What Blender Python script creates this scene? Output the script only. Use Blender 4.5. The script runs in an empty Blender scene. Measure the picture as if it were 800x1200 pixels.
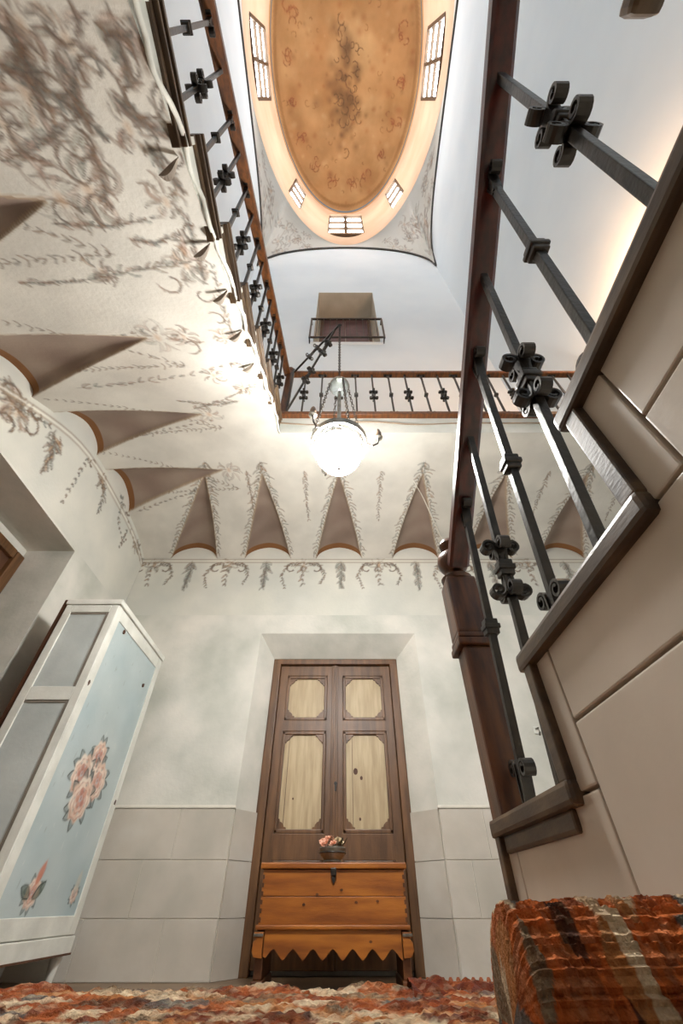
import bpy, bmesh, math, random
import numpy as np
from mathutils import Vector, Matrix

# ------------------------------------------------------------------ scene, camera, light
sc = bpy.context.scene
COL = sc.collection
CAM_H, FPX, PITCH = 0.36, 470.0, math.radians(44.3)
cam_d = bpy.data.cameras.new('camera'); cam_d.sensor_fit = 'VERTICAL'; cam_d.sensor_height = 36.0
cam_d.lens = FPX / 1200.0 * 36.0; cam_d.clip_start = 0.02; cam_d.clip_end = 200
cam = bpy.data.objects.new('camera', cam_d); COL.objects.link(cam)
cam.location = (0, 0, CAM_H); cam.rotation_euler = (math.pi / 2 + PITCH, 0, 0)
sc.camera = cam
sc.view_settings.view_transform = 'Standard'; sc.view_settings.look = 'None'
sc.view_settings.gamma = 1.0; sc.view_settings.use_curve_mapping = False
sc.view_settings.exposure = 0.08
world = bpy.data.worlds.new('world'); sc.world = world; world.use_nodes = True
world.node_tree.nodes['Background'].inputs[0].default_value = (0.80, 0.90, 1.0, 1)
world.node_tree.nodes['Background'].inputs[1].default_value = 0.25
try:
    sc.cycles.use_denoising = True
    sc.cycles.max_bounces = 10; sc.cycles.diffuse_bounces = 6
    sc.cycles.sample_clamp_indirect = 8.0
except Exception:
    pass
LAMP_E, SKY_WIN, FRONT_W = 235.0, 11.5, 55.0

def area_light(name, loc, direction, sx, sy, power, color):
    d = bpy.data.lights.new(name, 'AREA'); d.shape = 'RECTANGLE'; d.size = sx; d.size_y = sy
    d.energy = power; d.color = color
    o = bpy.data.objects.new(name, d); COL.objects.link(o)
    o.location = loc; o.rotation_euler = Vector(direction).to_track_quat('-Z', 'Y').to_euler()
    return o
# added fill light behind the camera; daylight comes through the drum windows
area_light('front_fill_light', (0.3, -5.68, 5.6), (0, 1, -0.12), 2.6, 4.6, FRONT_W, (0.93, 0.97, 1.0))

random.seed(7); rng = np.random.default_rng(7)
R = math.radians

# ------------------------------------------------------------------ colour and materials
def lin(c):
    return tuple((x / 12.92 if x <= 0.04045 else ((x + 0.055) / 1.055) ** 2.4) for x in c[:3])
def s255(r, g, b): return lin((r / 255, g / 255, b / 255))

def mat(name, c1, c2=None, scale=3.0, rough=0.6, bump=0.0, bump_scale=None, metallic=0.0, attr=False,
        stretch=(1, 1, 1), spec=0.5, emit=None, detail=6.0, c3=None, lo=0.35, hi=0.65, coat=0.0, fine=0.0):
    m = bpy.data.materials.new(name); m.use_nodes = True
    nt = m.node_tree; b = nt.nodes['Principled BSDF']; L = nt.links.new
    b.inputs['Roughness'].default_value = rough; b.inputs['Metallic'].default_value = metallic
    b.inputs['Specular IOR Level'].default_value = spec; b.inputs['Coat Weight'].default_value = coat
    tc = nt.nodes.new('ShaderNodeTexCoord'); mp = nt.nodes.new('ShaderNodeMapping')
    mp.inputs['Scale'].default_value = stretch
    L(tc.outputs['Object'], mp.inputs[0])
    nz = nt.nodes.new('ShaderNodeTexNoise'); nz.inputs['Scale'].default_value = scale
    nz.inputs['Detail'].default_value = detail; L(mp.outputs[0], nz.inputs['Vector'])
    c2 = c2 or c1
    rp = nt.nodes.new('ShaderNodeValToRGB')
    rp.color_ramp.elements[0].position = lo; rp.color_ramp.elements[1].position = hi
    if attr:
        rp.color_ramp.elements[0].color = (*c1, 1); rp.color_ramp.elements[1].color = (*c2, 1)
        at = nt.nodes.new('ShaderNodeAttribute'); at.attribute_name = 'Col'
        mx = nt.nodes.new('ShaderNodeMix'); mx.data_type = 'RGBA'; mx.blend_type = 'MULTIPLY'
        mx.inputs['Factor'].default_value = 1.0
        L(at.outputs['Color'], mx.inputs['A']); L(rp.outputs['Color'], mx.inputs['B'])
        out = mx.outputs['Result']
    else:
        rp.color_ramp.elements[0].color = (*c1, 1); rp.color_ramp.elements[1].color = (*c2, 1)
        if c3:
            e = rp.color_ramp.elements.new((lo + hi) / 2); e.color = (*c3, 1)
        out = rp.outputs['Color']
    L(nz.outputs['Fac'], rp.inputs['Fac'])
    L(out, b.inputs['Base Color'])
    if bump:
        nb = nt.nodes.new('ShaderNodeTexNoise'); nb.inputs['Scale'].default_value = bump_scale or scale * 4
        nb.inputs['Detail'].default_value = 8; L(mp.outputs[0], nb.inputs['Vector'])
        bp = nt.nodes.new('ShaderNodeBump'); bp.inputs['Strength'].default_value = bump
        bp.inputs['Distance'].default_value = 0.02
        L(nb.outputs['Fac'], bp.inputs['Height']); L(bp.outputs[0], b.inputs['Normal'])
    if emit:
        b.inputs['Emission Color'].default_value = (*emit[0], 1); b.inputs['Emission Strength'].default_value = emit[1]
    return m

M = {}
M['plaster'] = mat('plaster', s255(186, 187, 177), s255(224, 219, 210), 2.1, 0.85, 0.12, 30, c3=s255(207, 205, 196), lo=.32, hi=.68, detail=9)
M['plaster_paint'] = mat('plaster_paint', (0.86, 0.87, 0.87), (1.0, 0.99, 0.97), 2.2, 0.85, 0.10, 35, attr=True)
M['soffit_paint'] = mat('soffit_paint', (0.84, 0.84, 0.84), (1.0, 1.0, 1.0), 3.0, 0.8, 0.12, 40, attr=True)
M['upper'] = mat('upper_plaster', s255(222, 231, 237), s255(233, 240, 244), 0.5, 0.9, 0.05, 12)
M['drum'] = mat('drum_plaster', s255(206, 172, 142), s255(220, 190, 162), 0.6, 0.9)
M['fresco'] = mat('dome_fresco', (0.58, 0.55, 0.50), (0.80, 0.79, 0.77), 0.9, 0.9, 0.05, 6, attr=True, detail=9)
M['pend'] = mat('pendentive', (0.90, 0.90, 0.88), (1, 1, 1), 0.9, 0.9, attr=True)
M['line'] = mat('dark_line', s255(62, 60, 58), s255(80, 76, 72), 3, 0.8)
M['tile'] = mat('stone_tile', s255(182, 176, 164), s255(206, 200, 190), 2.2, 0.42, 0.03, 40, c3=s255(196, 188, 176))
M['stile'] = mat('stair_tile', s255(184, 172, 158), s255(206, 194, 180), 2.6, 0.38, 0.02, 60, c3=s255(195, 183, 168))
M['grout'] = mat('grout', s255(214, 208, 196), s255(226, 220, 208), 8, 0.9)
M['iron'] = mat('wrought_iron', s255(30, 27, 24), s255(54, 47, 40), 16, 0.34, 0.10, 70, metallic=0.35, spec=0.6)
M['rail'] = mat('mahogany_rail', s255(50, 20, 17), s255(84, 34, 26), 6, 0.3, 0.06, 60, stretch=(6, 1, 6), coat=0.3)
M['rail2'] = mat('honey_rail', s255(74, 42, 20), s255(112, 66, 30), 6, 0.35, 0.06, 60, stretch=(6, 1, 6))
M['trim'] = mat('dark_trim_wood', s255(58, 43, 30), s255(96, 76, 54), 8, 0.42, 0.05, 60, stretch=(4, 1, 4), c3=s255(74, 57, 40))
M['newel'] = mat('newel_wood', s255(56, 30, 16), s255(98, 56, 26), 7, 0.34, 0.06, 50, stretch=(5, 5, 1))
M['door'] = mat('door_brown', s255(84, 56, 32), s255(116, 80, 48), 4, 0.42, 0.08, 60, stretch=(6, 6, 0.8))
M['panel'] = mat('door_cream', s255(172, 150, 116), s255(194, 174, 138), 5, 0.5, 0.06, 40, stretch=(6, 6, 0.7))
M['black'] = mat('shadow_black', s255(20, 17, 15), s255(30, 26, 22), 4, 0.8)
M['pine'] = mat('chest_pine', s255(122, 66, 20), s255(172, 104, 36), 3.0, 0.4, 0.06, 40, stretch=(0.8, 4, 6), c3=s255(150, 86, 28))
M['pine_d'] = mat('chest_pine_dark', s255(74, 40, 16), s255(110, 62, 26), 6, 0.45, 0.05, 40)
M['white'] = mat('chipped_white', s255(208, 208, 200), s255(228, 228, 220), 6, 0.5, 0.06, 50)
M['grey'] = mat('grey_panel', s255(176, 182, 180), s255(198, 203, 200), 3, 0.5, 0.05, 50)
M['rose'] = mat('rose_panel', (0.90, 0.92, 0.92), (1, 1, 1), 4, 0.45, 0.05, 40, attr=True)
M['brownback'] = mat('raw_brown', s255(70, 42, 26), s255(92, 58, 36), 6, 0.6)
M['rug'] = mat('rug_pile', (0.7, 0.7, 0.7), (1.1, 1.1, 1.1), 90, 0.95, 0.5, 300, attr=True, spec=0.1)
M['floor'] = mat('hall_floor', s255(112, 92, 74), s255(136, 114, 92), 3, 0.5)
M['lampglass'] = mat('lit_globe', (1, 1, 1), emit=((1.0, 0.985, 0.945), LAMP_E))
M['pewter'] = mat('pewter', s255(110, 106, 98), s255(150, 146, 136), 20, 0.3, 0.1, 60, metallic=0.8)
M['flame'] = mat('flame_bulb_brown', s255(104, 84, 70), s255(130, 108, 92), 20, 0.4)
M['winglass'] = mat('sky_pane', (0.9, 0.95, 1.0), emit=((0.90, 0.955, 1.0), SKY_WIN))
M['winframe'] = mat('window_bar', s255(74, 56, 38), s255(92, 70, 48), 6, 0.6)
M['shutter'] = mat('dark_red_door', s255(84, 52, 54), s255(104, 70, 72), 5, 0.5)
M['pink'] = mat('petal_pink', s255(222, 160, 130), s255(240, 200, 176), 30, 0.7)
M['cream_petal'] = mat('petal_cream', s255(226, 206, 168), s255(240, 226, 196), 30, 0.7)
M['leafdark'] = mat('dried_leaf', s255(60, 52, 36), s255(86, 74, 50), 30, 0.7)
M['cable'] = mat('white_cable', s255(225, 220, 208), rough=0.6)
g = bpy.data.materials.new('clear_glass'); g.use_nodes = True
gb = g.node_tree.nodes['Principled BSDF']; gb.inputs['Transmission Weight'].default_value = 0.9
gb.inputs['Roughness'].default_value = 0.08; gb.inputs['Base Color'].default_value = (0.86, 0.93, 0.92, 1)
M['glass'] = g

# ------------------------------------------------------------------ mesh helpers
class MB:
    def __init__(s): s.v = []; s.f = []; s.c = None
    def add(s, vs, fs):
        n = len(s.v); s.v += [tuple(p) for p in vs]; s.f += [tuple(i + n for i in f) for f in fs]; return s
    def box(s, a, b):
        x0, y0, z0 = (min(a[i], b[i]) for i in range(3)); x1, y1, z1 = (max(a[i], b[i]) for i in range(3))
        return s.add([(x0,y0,z0),(x1,y0,z0),(x1,y1,z0),(x0,y1,z0),(x0,y0,z1),(x1,y0,z1),(x1,y1,z1),(x0,y1,z1)],
                     [(0,3,2,1),(4,5,6,7),(0,1,5,4),(1,2,6,5),(2,3,7,6),(3,0,4,7)])
    def quad(s, *p): return s.add(p, [tuple(range(len(p)))])
    def sweep(s, path, section, up=(0, 0, 1), closed=False, caps=True):
        path = [Vector(p) for p in path]; n = len(path); k = len(section); up = Vector(up); vs = []
        for i, p in enumerate(path):
            if closed: t = path[(i + 1) % n] - path[i - 1]
            else: t = path[min(i + 1, n - 1)] - path[max(i - 1, 0)]
            t.normalize(); sd = t.cross(up)
            if sd.length < 1e-5: sd = t.cross(Vector((0, 1, 0)))
            if sd.length < 1e-5: sd = t.cross(Vector((1, 0, 0)))
            sd.normalize(); u = sd.cross(t)
            vs += [p + sd * a + u * b for a, b in section]
        fs = []
        for i in range(n if closed else n - 1):
            j = (i + 1) % n
            for q in range(k):
                r = (q + 1) % k
                fs.append((i * k + q, i * k + r, j * k + r, j * k + q))
        if caps and not closed:
            fs.append(tuple(range(k))[::-1]); fs.append(tuple((n - 1) * k + q for q in range(k)))
        return s.add(vs, fs)
    def tube(s, path, r, seg=8, closed=False):
        return s.sweep(path, [(r * math.cos(2 * math.pi * i / seg), r * math.sin(2 * math.pi * i / seg)) for i in range(seg)], closed=closed)
    def beam(s, a, b, w, h, up=(0, 0, 1)):
        return s.sweep([a, b], [(-w/2, -h/2), (w/2, -h/2), (w/2, h/2), (-w/2, h/2)], up)
    def lathe(s, prof, c=(0, 0, 0), seg=20, cap=True):
        vs, fs = [], []
        for r, z in prof:
            vs += [(c[0] + r * math.cos(2*math.pi*i/seg), c[1] + r * math.sin(2*math.pi*i/seg), c[2] + z) for i in range(seg)]
        for j in range(len(prof) - 1):
            for i in range(seg):
                k = (i + 1) % seg
                fs.append((j*seg+i, j*seg+k, (j+1)*seg+k, (j+1)*seg+i))
        if cap:
            fs.append(tuple(range(seg))[::-1]); fs.append(tuple((len(prof)-1)*seg+i for i in range(seg)))
        return s.add(vs, fs)
    def prism(s, poly, fn, d0, d1):
        n = len(poly); vs = [fn(a, b, d0) for a, b in poly] + [fn(a, b, d1) for a, b in poly]
        fs = [tuple(range(n))[::-1], tuple(range(n, 2*n))] + [(i, (i+1) % n, n+(i+1) % n, n+i) for i in range(n)]
        return s.add(vs, fs)
    def mesh(s, name, m, smooth=False, bevel=0.0, fixn=True):
        me = bpy.data.meshes.new(name); me.from_pydata(s.v, [], s.f)
        if fixn or bevel:
            bm = bmesh.new(); bm.from_mesh(me)
            if fixn: bmesh.ops.recalc_face_normals(bm, faces=bm.faces)
            if bevel: bmesh.ops.bevel(bm, geom=[e for e in bm.edges if len(e.link_faces) == 2 and e.calc_face_angle(0) > 0.6], offset=bevel, segments=2, affect='EDGES', profile=0.6)
            bm.to_mesh(me); bm.free()
        me.materials.append(m)
        if smooth is True: me.polygons.foreach_set('use_smooth', [True] * len(me.polygons))
        elif smooth == 'auto': me.polygons.foreach_set('use_smooth', [True] * len(me.polygons)); me.set_sharp_from_angle(angle=R(35))
        return me
    def build(s, name, m, parent=None, smooth=False, bevel=0.0, loc=None, fixn=True):
        return link(name, s.mesh(name, m, smooth, bevel, fixn), parent, loc)

def link(name, me, parent=None, loc=None):
    o = bpy.data.objects.new(name, me); COL.objects.link(o)
    if parent: o.parent = parent
    if loc: o.location = loc
    return o
def tag(o, label=None, cat=None, group=None, kind=None):
    if label: o['label'] = label
    if cat: o['category'] = cat
    if group: o['group'] = group
    if kind: o['kind'] = kind
    return o
def empty(name, loc=(0, 0, 0), rz=0):
    o = bpy.data.objects.new(name, None); COL.objects.link(o); o.location = loc; o.rotation_euler = (0, 0, rz); return o
def struct(o, label=None): return tag(o, label, kind='structure')
def copy_tree(o, parent=None):
    c = o.copy(); COL.objects.link(c); c.parent = parent
    for ch in list(o.children): copy_tree(ch, c)
    return c

def grid_mesh(name, pts, mask, colors, m, smooth=True):
    """pts (H,W,3), mask (H-1,W-1) faces to keep, colors (H,W,3) linear"""
    H, W = pts.shape[:2]
    idx = np.arange(H * W).reshape(H, W)
    q = np.stack([idx[:-1, :-1], idx[:-1, 1:], idx[1:, 1:], idx[1:, :-1]], -1)[mask]
    used = np.unique(q); remap = -np.ones(H * W, int); remap[used] = np.arange(len(used))
    me = bpy.data.meshes.new(name)
    me.vertices.add(len(used)); me.vertices.foreach_set('co', pts.reshape(-1, 3)[used].astype(np.float32).ravel())
    q = remap[q]; n = len(q)
    me.loops.add(n * 4); me.loops.foreach_set('vertex_index', q.ravel().astype(np.int32))
    me.polygons.add(n); me.polygons.foreach_set('loop_start', (np.arange(n) * 4).astype(np.int32))
    me.polygons.foreach_set('use_smooth', np.full(n, smooth))
    me.update(calc_edges=True); me.validate()
    if colors is not None:
        a = me.color_attributes.new('Col', 'FLOAT_COLOR', 'POINT')
        c4 = np.ones((len(used), 4), np.float32); c4[:, :3] = colors.reshape(-1, 3)[used]
        a.data.foreach_set('color', c4.ravel())
    me.materials.append(m)
    return me

# ------------------------------------------------------------------ fresco painting on a fine grid of vertex colours
class Canvas:
    def __init__(s, a0, a1, b0, b1, step, base):
        s.a = np.arange(a0, a1 + step * .5, step); s.b = np.arange(b0, b1 + step * .5, step)
        s.A, s.B = np.meshgrid(s.a, s.b); s.step = step; s.a0, s.b0 = a0, b0
        s.c = np.ones(s.A.shape + (3,)) * np.array(lin(base))
    def stroke(s, pts, w0, col, alpha=0.8, taper='both', soft=0.5):
        pts = np.array(pts, float); col = np.array(lin(col)); pad = w0 * 1.5 + s.step
        i0 = max(int((pts[:,0].min() - pad - s.a0) / s.step), 0); i1 = min(int((pts[:,0].max() + pad - s.a0) / s.step) + 2, len(s.a))
        j0 = max(int((pts[:,1].min() - pad - s.b0) / s.step), 0); j1 = min(int((pts[:,1].max() + pad - s.b0) / s.step) + 2, len(s.b))
        if i1 <= i0 or j1 <= j0: return
        A, B = s.A[j0:j1, i0:i1], s.B[j0:j1, i0:i1]; best = np.zeros(A.shape); n = len(pts)
        for k in range(n - 1):
            p, q = pts[k], pts[k+1]; d = q - p; l2 = max(d @ d, 1e-12)
            t = np.clip(((A - p[0]) * d[0] + (B - p[1]) * d[1]) / l2, 0, 1)
            dist = np.hypot(A - p[0] - t * d[0], B - p[1] - t * d[1]); u = (k + t) / (n - 1)
            if taper == 'both': w = w0 * np.sin(np.pi * np.clip(u * .92 + .06, 0, 1)) ** .8
            elif taper == 'tip': w = w0 * (1 - u * .9)
            else: w = w0 + 0 * u
            best = np.maximum(best, np.clip((w - dist) / (w0 * soft + s.step * .6) + .3, 0, 1))
        al = (best * alpha)[..., None]
        s.c[j0:j1, i0:i1] = s.c[j0:j1, i0:i1] * (1 - al) + col * al
    def leaf(s, p, ang, ln, w, col, dark, curl=0.6, alpha=.6):
        pts = []; x, y, a = p[0], p[1], ang; n = 8
        for k in range(n):
            pts.append((x, y)); x += math.cos(a) * ln / n; y += math.sin(a) * ln / n; a += curl / n * (1 + k / n)
        s.stroke(pts, w, col, alpha * .75)
        lw_ = max(w * .16, s.step * .5)
        for sg in (1, -1):
            off = []
            for k in range(n):
                q0, q1 = pts[max(k - 1, 0)], pts[min(k + 1, n - 1)]; d = math.hypot(q1[0] - q0[0], q1[1] - q0[1]) or 1
                ww = sg * w * .8 * math.sin(math.pi * min(k / (n - 1) * .92 + .06, 1)); off.append((pts[k][0] - (q1[1] - q0[1]) / d * ww, pts[k][1] + (q1[0] - q0[0]) / d * ww))
            s.stroke(off, lw_, dark, alpha * (1.15 if sg * curl > 0 else .7), 'none', .3)
    def sprig(s, path, ln, w, cols, darks, dens=10, spread=.8, alpha=.55):
        path = np.array(path, float); seg = np.r_[0, np.cumsum(np.hypot(*np.diff(path, axis=0).T))]
        s.stroke(path, w * .3, darks[0], .5, 'tip')
        for k in range(dens):
            u = (k + .5) / dens * seg[-1]; i = min(np.searchsorted(seg, u, 'right') - 1, len(path) - 2)
            t = (u - seg[i]) / max(seg[i+1] - seg[i], 1e-9); p = path[i] * (1 - t) + path[i+1] * t; d = path[i+1] - path[i]
            a = math.atan2(d[1], d[0]); sc_ = 1 - .5 * k / dens
            for sg in (1, -1):
                s.leaf(p, a + sg * (spread + random.uniform(-.5, .4)), ln * sc_ * random.uniform(.45, 1.25), w * sc_ * random.uniform(.7, 1.2), random.choice(cols), random.choice(darks), -sg * random.uniform(.2, 1.1), alpha)
    def rosette(s, p, r, n, cols, darks, heart, alpha=.55):
        n = int(n * 1.5)
        for k in range(n):
            a = 2 * math.pi * k / n + random.uniform(-.3, .3); q = random.uniform(.15, .4)
            s.leaf((p[0] + math.cos(a) * r * q, p[1] + math.sin(a) * r * q), a + random.uniform(-.4, .4), r * random.uniform(.45, 1.15), r * random.uniform(.05, .10), random.choice(cols), random.choice(darks), random.choice((-1, 1)) * random.uniform(.5, 2.4), alpha * random.uniform(.55, 1))
        s.stroke([(p[0], p[1] - r * .06), (p[0], p[1] + r * .06)], r * .16, heart, .5, 'none', 1.0)
    def scroll(s, p, r, a0, turn, cols, darks, alpha=.6):
        pth = []
        for k in range(26):
            t = k / 25; rr_ = r * (1 - .8 * t); a = a0 + turn * t * 4.6; pth.append((p[0] + rr_ * math.cos(a), p[1] + rr_ * math.sin(a)))
        s.stroke(pth, r * .07, random.choice(darks), alpha * .7, 'tip', .4)
        for k in range(1, 22):
            d = math.atan2(pth[k+1][1] - pth[k][1], pth[k+1][0] - pth[k][0]); sc_ = (1 - .6 * k / 25)
            s.leaf(pth[k], d - turn * random.uniform(.3, 1.0), r * sc_ * random.uniform(.25, .5), r * .07 * sc_, random.choice(cols), random.choice(darks), turn * random.uniform(.2, 1.6), alpha * random.uniform(.6, 1))
    def wash(s, p, r, col, alpha):
        i0, i1 = max(int((p[0] - r - s.a0) / s.step), 0), max(int((p[0] + r - s.a0) / s.step) + 2, 0)
        j0, j1 = max(int((p[1] - r - s.b0) / s.step), 0), max(int((p[1] + r - s.b0) / s.step) + 2, 0)
        A, B = s.A[j0:j1, i0:i1], s.B[j0:j1, i0:i1]
        if not A.size: return
        d = np.hypot(A - p[0], B - p[1]) / r; al = (np.clip(1 - d, 0, 1) ** 1.2 * alpha)[..., None]
        s.c[j0:j1, i0:i1] = s.c[j0:j1, i0:i1] * (1 - al) + np.array(lin(col)) * al
def c255(r, g, b): return (r / 255, g / 255, b / 255)
TAU, GRN, OCH, PNK = c255(150, 128, 112), c255(148, 150, 138), c255(190, 148, 108), c255(186, 150, 132)
DK, DKG, DKB = c255(92, 80, 72), c255(98, 102, 98), c255(112, 84, 62)

# ------------------------------------------------------------------ layout of the place (metres)
YB, XL, XR2 = 3.9, -2.4, 3.2          # lower back wall, lower left wall, right wall
XU, YF = -2.85, -5.8                  # upper left wall, wall behind the camera
EDGE_X, EDGE_Y = -0.6, 2.2            # edges of the open stair well
GAL_Z = 3.86
SPR, RISE = 15.7, 2.35                # vault spring and rise of the wall arches
RING_Z, CAP_Z = 18.3, 24.4            # bottom and top of the oval drum
EC, EA, EB = (0.18, -0.95), 3.02, 4.78

def ramp(Y): # underside of the upper flight
    a = 2.30 + 0.62 * Y; b = 3.66
    return -np.log(np.exp(-9 * a) + np.exp(-9 * b)) / 9
def vault_back(d): return 3.37 + 0.30 * (1 - (1 - np.clip(d / 1.5, 0, 1)) ** 2.4)
LUN_L = [(-0.45, -0.55), (0.50, 0.29), (1.30, 1.06), (2.12, 1.95), (2.93, 2.70)]   # base Y, apex Y on the left wall
LUN_B = [(-1.80, -1.45), (-0.90, -0.84), (-0.03, -0.03), (0.90, 0.86), (1.80, 1.74), (2.68, 2.6)]
LEN_L, LEN_B, LW_L, LW_B, LH = 1.16, 1.15, 0.30, 0.275, 0.17
def ceiling_height(X, Y):
    dl, db = X - XL, YB - Y
    zl = ramp(Y) - 0.12 * (1 - np.clip(dl / 0.9, 0, 1)) ** 2
    zb = vault_back(db)
    z = -np.log(np.exp(-14 * zl) + np.exp(-14 * zb)) / 14
    lun = np.zeros_like(z); ins = np.full_like(z, 9.0)
    for yb, ya in LUN_L:
        u = dl / LEN_L; w = LW_L * (1 - u); cy = yb + (ya - yb) * u
        e = np.abs(Y - cy) / np.maximum(w, 1e-4); ok = (u < 1) & (e < 1)
        lun = np.where(ok, np.maximum(lun, LH * (1 - u) ** .9 * np.clip(1 - e ** 1.7, 0, 1) ** .55), lun)
        ins = np.where(u < 1, np.minimum(ins, (e - 1) * np.maximum(w, 1e-4)), ins)
    for xb, xa in LUN_B:
        u = db / LEN_B; w = LW_B * (1 - u); cx = xb + (xa - xb) * u
        e = np.abs(X - cx) / np.maximum(w, 1e-4); ok = (u < 1) & (e < 1)
        lun = np.where(ok, np.maximum(lun, LH * (1 - u) ** .9 * np.clip(1 - e ** 1.7, 0, 1) ** .55), lun)
        ins = np.where(u < 1, np.minimum(ins, (e - 1) * np.maximum(w, 1e-4)), ins)
    return z + lun, lun, ins

def ray(u, v):
    x, yc = (u - 400) / FPX, (600 - v) / FPX
    c, s_ = math.cos(PITCH), math.sin(PITCH)
    return Vector((x, c - yc * s_, s_ + yc * c))
def on_ceiling(u, v):
    d = ray(u, v); t = 2.5 / d.z
    for _ in range(12):
        z, l, _i = ceiling_height(np.array([d.x * t]), np.array([d.y * t])); t = .5 * t + .5 * (float(z[0] - l[0]) - CAM_H) / d.z
    return (d.x * t, d.y * t)
def on_y(u, v, Y): d = ray(u, v); t = Y / d.y; return Vector((d.x * t, Y, CAM_H + d.z * t))
def on_x(u, v, X): d = ray(u, v); t = X / d.x; return Vector((X, d.y * t, CAM_H + d.z * t))

# ================================================================== STRUCTURE
# ---- painted vault under the upper flight and the gallery
cv = Canvas(XL, XR2, -1.0, YB, 0.008, c255(214, 209, 199))
for _ in range(90):
    cv.wash((random.uniform(XL, XR2), random.uniform(-1, YB)), random.uniform(.15, .6), random.choice([c255(200,188,174), c255(208,208,200), c255(226,220,210), c255(196,194,188)]), .35)
for u, v, r, n in [(105,225,.17,12),(195,237,.10,10),(218,310,.13,13),(32,112,.15,12),(8,150,.10,9),(150,150,.10,9),(80,50,.10,9),(215,395,.11,10),(185,50,.12,9),(25,30,.10,9),(250,440,.10,9),(120,318,.09,9),(262,395,.09,9),(285,455,.1,9)]:
    cv.rosette(on_ceiling(u, v), r, n, [TAU, PNK, GRN, OCH, TAU], [DK, DKB, DK], OCH, .7)
for pl, ln, w in [([(20,332),(60,331),(100,328)], .05,.008), ([(100,328),(150,318),(215,308)], .10,.010), ([(0,420),(80,408),(130,395),(185,385)], .06,.008),
              ([(90,455),(150,450),(220,440),(275,425)], .10,.012), ([(130,520),(190,505),(250,492)], .06,.008), ([(160,600),(200,585),(250,570)],.06,.008),
              ([(5,10),(25,60),(45,100)], .09,.013), ([(95,150),(118,200),(125,240)], .09,.012), ([(150,20),(175,60),(205,90)], .09,.012),
              ([(60,110),(90,130),(122,160)], .07,.012), ([(60,262),(130,265),(180,255)], .06,.009), ([(60,60),(85,95),(95,130)],.07,.011),
              ([(110,25),(140,50),(150,90)],.08,.011), ([(0,190),(40,175),(75,150)],.08,.012), ([(0,75),(30,85),(50,130)],.07,.011), ([(130,110),(160,140),(200,160)],.07,.010),
              ([(170,165),(190,195),(215,225)],.06,.009), ([(240,330),(228,290),(220,255)],.06,.008), ([(275,400),(258,350),(248,310)],.06,.008), ([(225,480),(260,470),(300,450)],.07,.010),
              ([(280,470),(250,475),(210,470)],.09,.014), ([(190,20),(185,55),(190,95)],.06,.011), ([(150,280),(180,285),(210,275)],.05,.008)]:
    cv.sprig([on_ceiling(*q) for q in pl], ln, w, [TAU, GRN, PNK, TAU], [DK, DKB, DKG], 15, .7, .6)
for u, v, r, a0, tn in [(45,70,.10,0,1),(20,110,.12,2,-1),(70,125,.09,4,1),(110,95,.09,1,-1),(5,60,.09,3,1),(60,20,.09,5,1),(135,60,.08,2,-1),(160,110,.08,0,1),(90,160,.08,3,-1),(30,160,.08,1,1),(95,200,.09,5,-1),(125,245,.09,2,1),(80,255,.08,0,-1),
                        (200,120,.07,2,1),(205,180,.06,4,-1),(225,270,.06,1,1),(200,330,.08,3,-1),(238,345,.06,0,1),(222,405,.08,2,-1),(255,375,.06,4,1),(275,430,.07,1,-1)]:
    cv.scroll(on_ceiling(u, v), r, a0, tn, [TAU, PNK, GRN, OCH, TAU], [DK, DK, DKB], .62)
# fern borders beside every lunette and drops between them
for yb, ya in LUN_L:
    for sg in (1, -1):
        cv.sprig([(XL + LEN_L * (1 - u) , ya + (yb - ya) * (1 - u) + sg * (LW_L * u + .03)) for u in np.linspace(-.12, .95, 8)], .055, .0055, [TAU, OCH, GRN], [DKB, DK], 26, .9, .55)
    cv.rosette((XL + LEN_L + .06, ya), .15, 10, [TAU, GRN, PNK], [DK, DKB], OCH, .5)
for xb, xa in LUN_B:
    for sg in (1, -1):
        cv.sprig([(xa + (xb - xa) * u + sg * (LW_B * u + .03), YB - LEN_B * (1 - u)) for u in np.linspace(-.15, .95, 8)], .115, .009, [TAU, GRN, OCH], [DKG, DK, DKB], 30, .9, .62)
    cv.sprig([(xa + .45, YB - LEN_B - .05), (xa + .45, YB - LEN_B + .45), (xa + .46, YB - .5)], .07, .008, [TAU, OCH], [DKB, DK], 20, .7, .55)
Z, lun, ins = ceiling_height(cv.A, cv.B)
inside = (lun > 0.002)[..., None]; taupe = np.array(s255(136, 116, 104)); t2 = np.array(s255(158, 140, 126))
mot = (0.5 + 0.5 * np.sin(cv.A * 9 + 2 * np.sin(cv.B * 7)) * np.sin(cv.B * 8 + cv.A * 3))[..., None]
cv.c = np.where(inside, taupe * (1 - mot) + t2 * mot, cv.c)
rim = ((np.abs(ins) < .012) & (cv.A - XL < LEN_L + .2) | (np.abs(ins) < .012) & (YB - cv.B < LEN_B + .2))[..., None]
cv.c = np.where(rim, cv.c * .55 + np.array(s255(176, 152, 122)) * .45, cv.c)
arch = ((lun > 0) & ((cv.A - XL < .07) | (YB - cv.B < .07)))[..., None]
cv.c = np.where(arch, np.array(s255(132, 88, 48)), cv.c)
pts = np.stack([cv.A, cv.B, Z], -1)
fa, fb = (cv.A[:-1, :-1] + cv.step / 2), (cv.B[:-1, :-1] + cv.step / 2)
keep = (fa < EDGE_X) | (fb > EDGE_Y)
struct(link('ceiling', grid_mesh('ceiling', pts, keep, cv.c, M['soffit_paint'])), 'painted plaster vault with acanthus frescoes and pointed lunettes under the gallery')

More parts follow.
